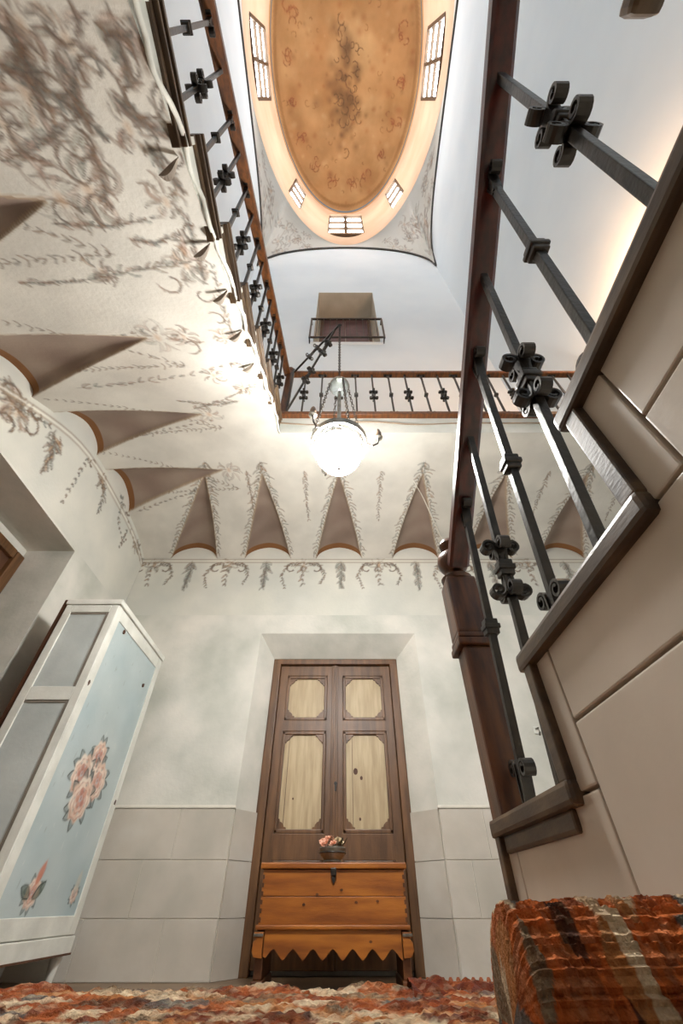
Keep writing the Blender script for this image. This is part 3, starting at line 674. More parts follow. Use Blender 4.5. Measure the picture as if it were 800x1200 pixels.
hz = PZ + .006 * (1 - d2) + .006 * h1 + .004 * h2 + edge * np.clip(lump, -.004, .03) + edge ** 2 * .004 - np.clip((GB - PY1 + .006) / .018, 0, 1) ** 2 * .03
carpet = link('carpet', grid_mesh('carpet', np.stack([GA, GB, hz], -1), np.ones((len(gy) - 1, len(gx) - 1), bool), colr, M['rug'], False))
tag(carpet, 'orange and cream patterned pile carpet covering the low platform', 'carpet')

# ---- rolled carpet end close to the camera, resting on the platform
na, nl, rr0 = 150, 170, .0595
th = np.linspace(0, 2 * np.pi, na + 1); sl = np.linspace(0, 1, nl + 1); TH, SL = np.meshgrid(th, sl)
c1, d1, h1 = cell_colors(SL * .26 + .004 * np.sin(TH * 3), (TH % (2 * np.pi)) * rr0, .013, .055, 11)
c2, d2, h2 = cell_colors(SL * .26, (TH % (2 * np.pi)) * rr0, .006, .006, 12)
rust = np.array(s255(182, 96, 46)); mask = (h1 > .40)[..., None]
cr = np.where(mask, c1, rust * (.65 + .6 * h2[..., None])) * .92 + c2 * .14
rad = rr0 + .0016 * np.sin(TH * 60) + .0022 * (h2 - .5) + .0020 * h1
capf = np.clip(SL / .11, 0, 1); rad = rad * np.sqrt(np.clip(1 - (1 - capf) ** 2.4, 0.0004, 1))
XA = .105 + SL * .235 - .012 * np.sin(np.pi * capf * .5) + .012
ax_y = .44 - SL * .012; ax_z = PZ + .006 + rr0 + SL * .004 - .002
pts = np.stack([XA, ax_y + rad * np.cos(TH), ax_z + rad * np.sin(TH)], -1)
roll = link('carpet_roll', grid_mesh('carpet_roll', pts, np.ones((nl, na), bool), cr, M['rug'], False))
tag(roll, 'rolled-up rust and orange pile carpet beside the tiled stair side', 'carpet roll')
# ---- small fringed mat hanging over the platform edge
mr = empty('fringed_mat', (.28, PY1 - .03, PZ))
ga = np.linspace(-.155, .0, 60); gb = np.linspace(0, 1, 40); FA, FB = np.meshgrid(ga, gb)
hgt = .016 + .008 * np.sin(FA * 70) * np.sin(FA * 31 + 1) + .004 * np.sin(FA * 160 + FB * 9)
mp_ = np.stack([FA, -.055 + .10 * FB, .004 + np.sin(np.pi * FB) ** .6 * hgt], -1)
mc_, _, mh = cell_colors(FA, FB * .1, .012, .010, 21)
link('mat_body', grid_mesh('mat_body', mp_, np.ones((39, 59), bool), mc_ * .18 + np.array(s255(92, 40, 26)) * (.7 + .5 * mh[..., None]), M['rug'], False), mr)
for k in range(11):
    x = -.13 + .0145 * k; MB().tube([(x, .03, .020), (x + .003, .042, .012), (x - .002 + .004 * random.random(), .046, -.012 - .01 * random.random())], .0042, 6).build('fringe_tassel', mat('fringe', s255(120, 60, 34), s255(160, 92, 56), 50, .95) if k == 0 else bpy.data.materials['fringe'], mr)
tag(mr, 'dark red fringed mat at the carpet edge beside the rolled carpet', 'mat')

# ---- double door in the back recess
dr = empty('door_1', ((FX0 + FX1) / 2, FY + .02, 0)); struct(dr, 'tall brown double door with cream panels behind the pine chest')
cx = (FX0 + FX1) / 2; dm = MB().box
def P_(bb, name, m, par=dr, **k): return bb.build(name, m, par, **k)
W2 = (FX1 - FX0) / 2
P_(MB().box((-W2, -.02, 0), (-W2 + .075, .10, FZ)), 'frame_post', M['door'], bevel=.008); P_(MB().box((W2 - .075, -.02, 0), (W2, .10, FZ)), 'frame_post', M['door'], bevel=.008)
P_(MB().box((-W2, -.021, FZ - .055), (W2, .10, FZ)), 'frame_head', M['door'], bevel=.008)
def leaf(x0, x1, name='door_leaf'):
    stile, w = .075, x1 - x0
    zs = [(.16, .60), (.765, 1.52), (1.615, 2.04)]
    bb = MB(); bb.box((x0, .02, .03), (x0 + stile, .065, 2.14)); bb.box((x1 - stile, .02, .03), (x1, .065, 2.14))
    prev = .03
    for z0, z1 in zs: bb.box((x0, .0205, prev), (x1, .064, z0)); prev = z1
    bb.box((x0, .0205, prev), (x1, .064, 2.14))
    lf_ = P_(bb, name, M['door'], bevel=.004)
    for z0, z1 in zs:
        pn = MB().box((x0 + stile, .045, z0), (x1 - stile, .058, z1)).build('panel', M['panel'], lf_)
        fr = MB()
        a0, a1 = x0 + stile, x1 - stile; mw = .028
        for p, q_ in (((a0, z0), (a1, z0 + mw)), ((a0, z1 - mw), (a1, z1)), ((a0, z0), (a0 + mw, z1)), ((a1 - mw, z0), (a1, z1))):
            fr.box((p[0], .022, p[1]), (q_[0], .05, q_[1]))
        fr.build('panel_moulding', M['door'], lf_, bevel=.006)
        for sx, ax in ((1, a0 + mw), (-1, a1 - mw)):
            for sz, az in ((1, z0 + mw), (-1, z1 - mw)):
                pol = [(ax - sx * .004, az - sz * .004), (ax + sx * .07, az - sz * .004), (ax + sx * .068, az + sz * .012), (ax + sx * .05, az + sz * .016), (ax + sx * .046, az + sz * .03), (ax + sx * .03, az + sz * .046), (ax + sx * .016, az + sz * .05), (ax + sx * .012, az + sz * .068), (ax - sx * .004, az + sz * .07)]
                MB().prism(pol, lambda a, b_, d: (a, d, b_), .03, .048).build('corner_bracket', M['door'], lf_)
    return lf_
l1 = leaf(-W2 + .078, -.004); l2 = leaf(.004, W2 - .078)
P_(MB().box((-.032, .004, .03), (.032, .03, 2.14)).box((-.012, -.008, .03), (.012, .01, 2.14)), 'meeting_strip', M['door'], bevel=.005)
P_(MB().prism([(math.cos(a) * .014, math.sin(a) * .014) for a in np.linspace(0, 6.28, 12)[:-1]] , lambda a, b_, d: (a + .014, d, b_ + 1.10), -.014, -.006), 'lock_plate', M['iron'])
P_(MB().box((.006, -.013, 1.045), (.022, -.006, 1.095)), 'keyhole_cover', M['iron'], bevel=.003)
for x, z, h in ((-.42, .78, .72), (.16, .78, .72)):
    MB().box((x, .042, z), (x + .004, .0465, z + h)).build('crack', M['brownback'], dr)
for x, z, r_ in ((.19, 1.20, .02), (.24, 1.15, .012), (.22, .86, .009), (-.35, 1.0, .007)):
    MB().prism([(math.cos(a) * r_, math.sin(a) * r_ * 1.3) for a in np.linspace(0, 6.28, 10)[:-1]], lambda a, b_, d: (a + x, d, b_ + z), .0435, .047).build('wood_knot', M['brownback'], dr)

# ---- brown framed door in the deep doorway of the side wall
d2 = struct(empty('door_2', (OX, (OY0 + OY1) / 2, 0)), 'dark brown framed door deep in the side doorway')
hw = (OY1 - OY0) / 2
for s_ in (-1, 1): MB().box((0, s_ * (hw - .0), 0), (.06, s_ * (hw - .10), 2.55)).build('frame_post', M['door'], d2, bevel=.012)
MB().box((0.002, -hw + .101, 2.47), (.058, hw - .101, 2.55)).build('frame_head', M['door'], d2, bevel=.012)
MB().box((.01, -hw, 2.552), (.03, hw, 2.63)).build('frame_board', M['plaster'], d2)
for s_ in (-1, 1):
    lf_ = MB().box((-.02, .005 * s_, .02), (.02, s_ * (hw - .1), 2.47)).build('door_leaf', M['brownback'], d2)
    for z0, z1 in ((.2, 1.0), (1.2, 2.3)): MB().box((.02, s_ * .12, z0), (.035, s_ * (hw - .2), z1)).build('panel', M['door'], lf_, bevel=.008)

# ---- pine chest
CX, CY = -.05, 3.42
ch = tag(empty('wooden_chest', (CX, CY + .22, 0)), 'orange pine chest with scalloped apron in front of the double door', 'chest')
fy, by, hwid = -.22, .20, .445
P_(MB().box((-hwid, fy, .268), (hwid, fy + .025, .39)), 'front_board', M['pine'], ch, bevel=.003)
P_(MB().box((-hwid, fy, .392), (hwid, fy + .025, .515)), 'front_board', M['pine'], ch, bevel=.003)
for s_ in (-1, 1): P_(MB().box((s_ * hwid, fy + .026, .22), (s_ * (hwid - .022), by, .515)), 'side_board', M['pine'], ch, bevel=.003)
P_(MB().box((-hwid, by - .022, .22), (hwid, by, .515)), 'back_board', M['pine_d'], ch)
lid = P_(MB().box((-hwid - .018, fy - .02, .518), (hwid + .018, by + .005, .548)), 'lid', M['pine'], ch, bevel=.006)
MB().box((-.018, fy - .024, .485), (.018, fy - .001, .522)).build('lock_hasp', M['iron'], ch, bevel=.004)
MB().prism([(-.014, 0), (.014, 0), (.010, -.03), (0, -.045), (-.010, -.03)], lambda a, b_, d: (a, d, b_ + .49), fy - .012, fy - .001).build('lock_plate', M['iron'], ch)
P_(MB().box((-hwid - .012, fy - .022, .249), (hwid + .012, fy + .03, .269)), 'base_moulding', M['pine'], ch, bevel=.006)
n = 7; zb0, zt0 = .132, .168; pol = [(-.40, .248), (-.40, zb0 + .012)]
for k in range(n):
    x0 = -.40 + .80 * k / n; w = .80 / n
    for t, z in ((.12, zb0 + .004), (.28, zb0 + .022), (.38, zt0 - .004), (.5, zt0 + .004), (.62, zt0 - .004), (.72, zb0 + .022), (.88, zb0 + .004), (1.0, zb0 - .006)): pol.append((x0 + w * t, z))
pol.append((.40, .248))
MB().prism(pol, lambda a, b_, d: (a, d, b_), fy - .004, fy + .018).build('apron', M['pine'], ch)
for s_ in (-1, 1):
    sl_ = MB().box((s_ * .39, fy - .01, 0), (s_ * .455, by, .05)); sl_.box((s_ * .40, fy + .02, .05), (s_ * .45, by, .248))
    P_(sl_, 'sled_foot', M['pine_d'], ch, bevel=.006)
    MB().prism([(0, .24), (.055, .24), (.058, .22), (.04, .212), (.056, .20), (.06, .165), (.045, .14), (0, .135)], lambda a, b_, d: (s_ * (.405 + a), d, b_), fy - .028, fy + .01).build('corner_bracket', M['pine'], ch, bevel=.003)
    MB().box((s_ * .405, fy - .036, .222), (s_ * .462, fy - .026, .234)).build('bracket_plate', M['pewter'], ch, bevel=.002)
for x, z in ((.05, .42), (-.18, .355), (.27, .37), (.22, .20), (-.10, .40), (.14, .365)):
    MB().prism([(math.cos(a) * .010, math.sin(a) * .006) for a in np.linspace(0, 6.28, 9)[:-1]], lambda a, b_, d: (a + x, d, b_ + z), fy - .0045, fy - .0002).build('wood_knot', M['pine_d'], ch)
for k in range(6):
    for s_ in (-1, 1): MB().box((s_ * (hwid - .012), fy - .003, .28 + .038 * k), (s_ * hwid, fy, .30 + .038 * k)).build('dovetail', M['pine_d'], ch)

# ---- flower bowl on the chest
fb = tag(empty('flower_bowl', (CX - .01, CY + .10, .549)), 'small pewter bowl of pale pink dried flowers on the pine chest', 'flower bowl')
MB().lathe([(.045, 0), (.052, .006), (.046, .012), (.066, .03), (.074, .06), (.070, .066), (.066, .06), (.05, .03), (.02, .022)], seg=24).build('bowl', M['pewter'], fb, smooth='auto')
MB().tube([(.073 * math.cos(a), .073 * math.sin(a), .042) for a in np.linspace(0, 6.283, 24)[:-1]], .004, 6, closed=True).build('bowl_band', M['iron'], fb)
def flower(r_, m):
    bb = MB()
    for ring, (k, tilt, rs) in enumerate(((5, 1.15, .55), (6, .7, .85), (7, .25, 1.0))):
        for i in range(k):
            a = 2 * math.pi * i / k + ring * .4; d = Vector((math.cos(a), math.sin(a), 0)); sd = Vector((-d.y, d.x, 0)); up = Vector((0, 0, 1))
            b0 = d * r_ * .1; tip = d * r_ * rs * math.cos(tilt) + up * r_ * rs * math.sin(tilt); mid = (b0 + tip) * .5 + d * r_ * .15; w = r_ * .36
            bb.add([b0, mid + sd * w, tip + sd * w * .5 + d * r_ * .05, tip + up * r_ * .06, tip - sd * w * .5 + d * r_ * .05, mid - sd * w], [(0, 1, 2, 3), (0, 3, 4, 5)])
    return bb.mesh('flower', m, True, fixn=False)
fl_m = [flower(.024, M['pink']), flower(.022, M['cream_petal'])]
for i, (x, y, z, k) in enumerate([(-.05,-.03,.072,0),(-.03,-.05,.078,0),(-.015,-.02,.095,0),(-.055,.01,.085,0),(.005,-.055,.074,0),(.02,-.03,.088,1),(-.035,.03,.098,0),(.045,-.01,.086,1),(.03,.03,.094,1),(0,.04,.09,0)]):
    o = link('flower', fl_m[k], fb, (x, y, z)); o.rotation_euler = (random.uniform(.2, .9), random.uniform(-.5, .5), random.uniform(0, 6))
for i in range(16):
    a = random.uniform(-1.2, 1.4); r_ = .06 + random.random() * .03; bb = MB(); c, s_ = math.cos(a), math.sin(a)
    p = Vector((r_ * c * .7, -.02 + r_ * s_ * .5, .066)); t_ = Vector((c * .03, s_ * .02, random.uniform(.02, .05))); sd = Vector((-s_, c, .2)) * .009
    bb.add([p, p + t_ * .5 + sd, p + t_, p + t_ * .5 - sd, p + t_ * .5 + Vector((0, 0, -.004))], [(0,1,4),(1,2,4),(2,3,4),(3,0,4)]); bb.build('leaf', M['leafdark'], fb)

fb.scale = (1.2, 1.2, 1.25)
# ---- painted cupboard at the side wall
KX, KY0, KY1, KB, KZ0, KZ1 = -1.70, 2.70, 3.70, -2.10, .145, 2.03
cb = tag(empty('painted_cupboard', (KX, KY0, 0)), 'tall white chipped cupboard with pale blue rose-painted door beside the back wall', 'cupboard')
L0 = Vector((KX, KY0, 0))
def K(bb, name, m, par=cb, **k):
    o = bb.build(name, m, par, **k)
    if par is cb: o.location = -L0
    return o
K(MB().box((KB, KY0 + .012, KZ0), (KX - .012, KY1, KZ1)), 'body', M['white'])
K(MB().box((KB - .01, KY0 - .012, KZ1 - .03), (KX + .016, KY1 + .01, KZ1 + .012)), 'top_board', M['white'], bevel=.006)
K(MB().box((KB, KY0 - .006, KZ0 - .012), (KX + .012, KY1 + .006, KZ0 + .07)), 'plinth', M['white'], bevel=.006)
K(MB().box((KB - .01, KY0 - .008, KZ0 - .0135), (KX + .016, KY1 + .01, KZ0 - .004)), 'base_edge', M['brownback'])
for x, y in ((KX - .04, KY1 - .05), (KX - .04, KY0 + .05), (KB + .04, KY1 - .05), (KB + .04, KY0 + .05)):
    K(MB().lathe([(.018, 0), (.022, .03), (.03, .10), (.034, .133)], (x, y, 0), 12), 'leg', M['white'], smooth='auto')
K(MB().box((KB - .045, KY0 + .01, .2), (KB - .012, KY1, KZ1 + .02)), 'back_panel', M['brownback'], bevel=.003)
# door facing the hall: stiles, rails, painted panel
dz0, dz1 = KZ0 + .075, KZ1 - .035
bb = MB(); st = .075
bb.box((KX - .012, KY0, dz0), (KX + .004, KY0 + st, dz1)); bb.box((KX - .012, KY1 - st, dz0), (KX + .004, KY1, dz1))
bb.box((KX - .012, KY0 + st, dz0), (KX + .0035, KY1 - st, dz0 + .085)); bb.box((KX - .012, KY0 + st, dz1 - .09), (KX + .0035, KY1 - st, dz1))
door = K(bb, 'door', M['white'], bevel=.003)
rp = Canvas(KY0 + st, KY1 - st, dz0 + .085, dz1 - .09, .006, c255(182, 194, 195))
for _ in range(60): rp.wash((random.uniform(KY0, KY1), random.uniform(dz0, dz1)), random.uniform(.06, .3), random.choice([c255(164,184,190), c255(200,208,207), c255(172,187,189), c255(192,204,206)]), .4)
for _ in range(50):
    y, z = random.uniform(KY0 + .1, KY1 - .1), random.uniform(dz0 + .1, dz1 - .1); rp.stroke([(y, z), (y + random.uniform(-.006, .006), z + random.uniform(.01, .06))], .004, random.choice([c255(220,222,216), c255(120,120,112)]), .5)
def paint_rose(p, r):
    GLf = [c255(98,108,108), c255(120,126,122), c255(84,92,94)]
    for k in range(9):
        a = k * .7 + random.uniform(-.2, .2); rp.leaf((p[0] + math.cos(a) * r * .5, p[1] + math.sin(a) * r * .5), a, r * .9, r * .26, random.choice(GLf), c255(50,56,54), random.uniform(-.6, .6), .85)
    for ring, (nn, rr_, cols) in enumerate(((9, .72, [c255(232,212,196), c255(220,190,170), c255(238,222,208)]), (7, .48, [c255(224,188,168), c255(238,214,198)]), (5, .25, [c255(186,120,102), c255(206,150,130)]))):
        for k in range(nn):
            a = 2 * math.pi * k / nn + ring; q0 = (p[0] + math.cos(a - .5) * r * rr_, p[1] + math.sin(a - .5) * r * rr_); q1 = (p[0] + math.cos(a) * r * rr_ * 1.12, p[1] + math.sin(a) * r * rr_ * 1.12); q2 = (p[0] + math.cos(a + .5) * r * rr_, p[1] + math.sin(a + .5) * r * rr_)
            rp.stroke([q0, q1, q2], r * .20, random.choice(cols), .92); rp.stroke([(q0[0], q0[1] - r * .05), (q1[0] * .97 + p[0] * .03, q1[1] - r * .08), (q2[0], q2[1] - r * .05)], r * .05, c255(168,104,86), .6)
    rp.stroke([(p[0] - r * .06, p[1]), (p[0] + r * .08, p[1] + r * .05)], r * .10, c255(172,84,68), .8)
def dp(u, v): q_ = on_x(u, v, KX); return (q_.y, q_.z)
rc = dp(103, 915)
for dy, dzz, r_ in ((.03, .15, .10), (.13, .02, .12), (-.10, .02, .12), (.0, -.10, .13)): paint_rose((rc[0] + dy, rc[1] + dzz), r_)
p = dp(30, 1068); p = (max(p[0], KY0 + .2), max(p[1], dz0 + .18)); paint_rose(p, .07); rp.stroke([(p[0], p[1] + .03), (p[0] + .03, p[1] + .14)], .03, c255(206,128,104), .9)
for dy in (-.08, .07): rp.leaf((p[0] + dy * .3, p[1] - .02), 0.6 if dy > 0 else 2.6, .12, .03, c255(66,86,70), c255(44,54,48), .3, .9)
p = dp(84, 1070); p = (min(p[0], KY1 - .17), max(p[1], dz0 + .18)); paint_rose(p, .045); rp.stroke([(p[0], p[1]), (p[0] + .01, p[1] + .12)], .03, c255(200,196,184), .8)
fn = lambda A, B: (np.full_like(A, KX - .004), A, B)
pn = painted_wall('painted_panel', rp, fn, parent=door); pn.data.materials[0] = M['rose']; pn['label'] = 'pale blue panel painted with roses'
# panelled side facing the camera
sd = MB()
for p, q_ in (((KB, dz0), (KB + .055, dz1)), ((KX - .055, dz0), (KX, dz1)), ((KB + .056, dz0), (KX - .056, dz0 + .08)), ((KB + .056, 1.30), (KX - .056, 1.385)), ((KB + .056, dz1 - .06), (KX - .056, dz1))):
    sd.box((p[0], KY0 - .004, p[1]), (q_[0], KY0 + .014, q_[1]))
side = K(sd, 'side_frame', M['white'], bevel=.003)
for z0, z1 in ((dz0 + .08, 1.30), (1.385, dz1 - .06)):
    MB().box((KB + .05, KY0 + .007, z0), (KX - .05, KY0 + .012, z1)).build('side_panel', M['grey'], side)
    mm = MB()
    mm.box((KX - .074, KY0 + .001, z0), (KX - .0555, KY0 + .013, z1)); mm.box((KB + .0555, KY0 + .002, z1 - .014), (KX - .055, KY0 + .013, z1))
    mm.build('panel_bead', mat('bead_grey', s255(120, 112, 102), s255(140, 132, 120), 10, .6), side)
for yy_, zz_ in ((KY0 + .03, 1.42), (KY1 - .20, 1.70), (KY1 - .03, .9), (KY0 + .2, 1.88)):
    K(MB().prism([(math.cos(a) * .014 * random.uniform(.6, 1.2), math.sin(a) * .018 * random.uniform(.6, 1.2)) for a in np.linspace(0, 6.28, 9)[:-1]], lambda a, b_, d: (d, a + yy_, b_ + zz_), KX - .004, KX + .0055), 'paint_chip', M['brownback'])

# ---- iron balusters
def spiral_scroll(L, r_, off, turns=1.35, ribbon=.030, th=.006, n=18, half=False):
    """C-scroll in the (a, b) plane with a ribbon across it"""
    top = []
    for i in range(n + 1):
        t = i / n; a = math.pi - t * turns * 2 * math.pi; rad_ = r_ * (1 - .68 * t); top.append((off + r_ + rad_ * math.cos(a), L / 2 + rad_ * math.sin(a)))
    if half: pts = [(off * .2, -L / 2)] + [(off * .6, -L * .2)] + top
    else: pts = [(a, -b_) for a, b_ in top[::-1]] + [(off * .35, 0)] + top
    return MB().sweep([(a, 0, b_) for a, b_ in pts], [(-ribbon / 2, -th / 2), (ribbon / 2, -th / 2), (ribbon / 2, th / 2), (-ribbon / 2, th / 2)], up=(0, 1, 0))
def flip(bb):  # sweep's 'side' axis is across the ribbon already when up is the curve normal; swap the section if needed
    return bb
def c_scroll_mesh(L, r_, off, ribbon, th, half=False):
    top = []; n = 20
    for i in range(n + 1):
        t = i / n; a = math.pi - t * 1.4 * 2 * math.pi; rad_ = r_ * (1 - .66 * t); top.append((off + r_ + rad_ * math.cos(a), L / 2 + rad_ * math.sin(a)))
    pts = ([(off * .3, -L * .5), (off * .7, -L * .1)] if half else [(a, -b_) for a, b_ in top[::-1]] + [(off * .3, 0)]) + top
    bb = MB(); k = len(pts); vs = []
    for i, (a, b_) in enumerate(pts):
        p, q_ = pts[max(i - 1, 0)], pts[min(i + 1, k - 1)]; dx, dz_ = q_[0] - p[0], q_[1] - p[1]; l = math.hypot(dx, dz_) or 1; nx, nz = -dz_ / l * th / 2, dx / l * th / 2
        vs += [(a + nx, -ribbon / 2, b_ + nz), (a + nx, ribbon / 2, b_ + nz), (a - nx, ribbon / 2, b_ - nz), (a - nx, -ribbon / 2, b_ - nz)]
    fs = []
    for i in range(k - 1):
        for j in range(4): fs.append((i*4+j, i*4+(j+1) % 4, (i+1)*4+(j+1) % 4, (i+1)*4+j))
    fs += [(0, 1, 2, 3), ((k-1)*4+3, (k-1)*4+2, (k-1)*4+1, (k-1)*4)]
    return bb.add(vs, fs).mesh('scroll', M['iron'])
SCR = c_scroll_mesh(.125, .020, .012, .026, .006)
SCH = c_scroll_mesh(.075, .020, .014, .027, .006, half=True)
COLL = MB().box((-.018, -.018, -.022), (.018, .018, .022)).box((-.022, -.022, -.007), (.022, .022, .007)).mesh('collar', M['iron'], bevel=.003)
BAR = {}
def baluster(parent, p, h, kind, ang=0.0, bar=.024, scale=1.0, lean=0.0):
    """p: foot position relative to the railing; kind 'flower' has four scrolls at mid-height, 'plain' a collar and scrolls at both ends"""
    key = (round(h, 3), bar)
    if key not in BAR: BAR[key] = MB().box((-bar/2, -bar/2, 0), (bar/2, bar/2, h)).mesh('baluster', M['iron'], bevel=.002)
    o = link('baluster', BAR[key], parent, p); o.rotation_euler = (lean, 0, 0) if lean else (0, 0, ang)
    def sub(name, me, z, rz, fx=0):
        c = link(name, me, o, (0, 0, z)); c.rotation_euler = (fx, 0, rz + (math.pi / 2 if lean else 0)); c.scale = (scale,) * 3
    if kind == 'flower':
        for k in range(4): sub('scroll', SCR, h / 2, k * math.pi / 2)
        sub('collar', COLL, h / 2, 0)
    else:
        sub('collar', COLL, h / 2, 0)
        for k in (0, 1):
            sub('scroll', SCH, .055, k * math.pi, math.pi * 0); c = o.children[-1]
            sub('scroll', SCH, h - .05, k * math.pi)
    return o
RAILSEC = [(-.036, -.022), (-.026, -.03), (.026, -.03), (.036, -.022), (.038, .004), (.022, .026), (-.022, .026), (-.038, .004)]

# lower flight railing
XH = .43
rl = tag(empty('stair_railing', (XH, 1.22, .5)), 'wrought iron stair railing with dark mahogany handrail on the lower flight', 'railing', 'scrolled iron railings'); rlo = Vector(rl.location)
def zr1(Y): return 1.965 - .587 * Y
for i in range(7):
    for off, kind in ((.055, 'plain'), (.245, 'flower')):
        y = TY[i] - off; z0 = TZ[i] - .002; h_ = (zr1(y) - z0 - .02) / (1 - .587 * .15); baluster(rl, Vector((XH, y, z0)) - rlo, h_ * math.hypot(1, .15), kind, 0, .020, 1.0, math.atan(.15))
hr = MB().sweep([(XH, 1.20, zr1(1.20)), (XH, 0.5, zr1(.5)), (XH, -1.3, zr1(-1.3))], RAILSEC).build('handrail', M['rail'], rl, smooth='auto'); hr.location = -rlo
nw = MB().box((-.043, -.043, 0), (.043, .043, .44)).build('newel_post', M['newel'], rl, bevel=.008, loc=Vector((.425, 1.235, .50)) - rlo)
MB().box((-.058, -.058, .44), (.058, .058, .462)).box((-.054, -.054, .466), (.054, .054, .482)).build('newel_moulding', M['newel'], nw, bevel=.005)
MB().box((-.052, -.052, .482), (.052, .052, .70)).build('newel_block', M['newel'], nw, bevel=.01)
MB().lathe([(.052, .70), (.056, .715), (.04, .73), (.034, .745), (.05, .765), (.058, .79), (.054, .815), (.036, .835), (.02, .842), (.034, .858), (.038, .876), (.03, .894), (.012, .905)], seg=20).build('newel_finial', M['newel'], nw, smooth='auto')

# upper flight railing
XH2 = EDGE_X - .03
r2 = tag(empty('stair_railing', (XH2, EDGE_Y, GAL_Z)), 'iron railing with honey brown handrail climbing the upper flight to the gallery', 'railing', 'scrolled iron railings'); r2o = Vector(r2.location)
def zr2(Y): return 3.37 + .545 * (Y + .37)
for k in range(-2, 7):
    for off, kind in ((.09, 'flower'), (.257, 'plain')):
        y = step_y(k) - off; z0 = step_z(k) - .002; h_ = (zr2(y) - z0 - .02) / (1 + .545 * .12); baluster(r2, Vector((XH2, y, z0)) - r2o, h_ * math.hypot(1, .12), kind, 0, .018, .95, math.atan(.12))
o = MB().sweep([(XH2, -1.0, zr2(-1.0)), (XH2, .6, zr2(.6)), (XH2, EDGE_Y + .03, zr2(EDGE_Y + .03))], RAILSEC).build('handrail', M['rail2'], r2, smooth='auto'); o.location = -r2o

# gallery railing
GY = EDGE_Y + .03; GH = .93
r3 = tag(empty('gallery_railing', (EDGE_X, GY, GAL_Z)), 'long iron gallery railing with scrolled balusters across the open well', 'railing', 'scrolled iron railings')
for i in range(19):
    baluster(r3, (.19 + i * .19, 0, -.002), GH - .02, 'flower' if i % 2 == 0 else 'plain', 0, .018, .95)
MB().sweep([(-.02, 0, GH), (XR2 - EDGE_X, 0, GH)], RAILSEC).build('handrail', M['rail2'], r3, smooth='auto')
MB().box((.03, -.012, .006), (XR2 - EDGE_X, .012, .02)).build('bottom_bar', M['iron'], r3)
np_ = MB().box((-.035, -.035, -.002), (.035, .035, .95)).build('corner_post', M['newel'], r3, bevel=.006)
MB().lathe([(.036, .95), (.042, .962), (.03, .975), (.045, 1.0), (.046, 1.02), (.03, 1.045), (.01, 1.05)], seg=16).build('post_finial', M['newel'], np_, smooth='auto')

# ---- iron bracket that carries the lamp over the well
TIP = on_y(398, 380, 1.62); BA, BBm = Vector((EDGE_X + .05, GY - .05, GAL_Z + .86)), Vector((EDGE_X + .05, GY - .05, GAL_Z + .06))
br = tag(empty('lamp_bracket', tuple(BBm)), 'wrought iron bracket leaning out from the gallery corner holding the lamp chain', 'bracket')
def B_(bb, name, par=br, **k): o = bb.build(name, M['iron'], par, **k); o.location = -Vector(br.location); return o
B_(MB().beam(BA, TIP, .018, .022), 'top_arm'); B_(MB().beam(BBm, BA.lerp(TIP, .9) - Vector((0, 0, .02)), .018, .022), 'strut')
B_(MB().beam(BBm - Vector((0, 0, .04)), BA + Vector((0, 0, .08)), .022, .026), 'wall_bar')
dirv = (TIP - BA).normalized(); az = math.atan2(dirv.y, dirv.x)
for t, top in ((.45, 1), (.62, 0), (.3, 0)):
    c = (BA.lerp(TIP, t) if top else BBm.lerp(TIP, t + .1))
    for k in range(4):
        o = link('scroll', SCR, br, c - Vector(br.location)); o.rotation_euler = (0, 1.1 if not top else 1.45, az); o.rotation_euler = (Matrix.Rotation(az, 3, 'Z') @ Matrix.Rotation(math.pi/2 - (.9 if not top else .2), 3, 'Y') @ Matrix.Rotation(k * math.pi / 2, 3, 'Z')).to_euler()
B_(MB().tube([TIP + Vector((.02 * math.cos(a), 0, -.02 + .02 * math.sin(a))) for a in np.linspace(0, 6.283, 14)[:-1]], .005, 6, closed=True), 'hook_ring')

# ---- hanging lamp
LX, LY, LZ = TIP.x, TIP.y, 2.49
lp = tag(empty('hanging_lamp', (LX, LY, LZ)), 'lit hanging lamp with metal crown, chains and glass ball over the stair well', 'lamp')
LINK = MB().tube([(.010 * math.cos(a), 0, .018 * math.sin(a)) for a in np.linspace(0, 6.283, 12)[:-1]], .0035, 5, closed=True).mesh('chain_link', M['iron'])
z = TIP.z - .05 - LZ; i = 0
while z > 1.02:
    o = link('chain_link', LINK, lp, (0, 0, z)); o.rotation_euler = (0, 0, (i % 2) * math.pi / 2); z -= .028; i += 1
MB().tube([(0, 0, 1.03), (0, 0, .93)], .010, 10).build('top_rod', M['pewter'], lp)
MB().lathe([(.012, .94), (.05, .935), (.078, .90), (.084, .87), (.078, .865), (.07, .895), (.045, .925)], seg=24, cap=False).build('ball_cap', M['pewter'], lp, smooth='auto')
MB().lathe([(.076 * math.sin(t), .865 - .076 * math.cos(t)) for t in np.linspace(.05, 3.09, 16)], seg=24).build('glass_ball', M['glass'], lp, smooth=True)
MB().tube([(0, 0, .79), (0, 0, .16)], .014, 10).build('centre_rod', M['pewter'], lp, smooth='auto')
RR_ = .185
for k in range(4):
    a = k * math.pi / 2 + .35; p0 = Vector((.08 * math.cos(a), .08 * math.sin(a), .87)); p1 = Vector((RR_ * math.cos(a), RR_ * math.sin(a), .11)); n = 22
    for j in range(n):
        o = link('chain_link', LINK, lp, p0.lerp(p1, (j + .5) / n)); o.rotation_euler = (0, .13, a + (j % 2) * math.pi / 2); o.scale = (.9, .9, 1.15)
ring = MB().sweep([(RR_ * math.cos(a), RR_ * math.sin(a), .09) for a in np.linspace(0, 2 * math.pi, 41)[:-1]], [(-.006, -.026), (.006, -.026), (.006, .026), (-.006, .026)], closed=True)
ring.build('crown_ring', M['pewter'], lp, smooth='auto')
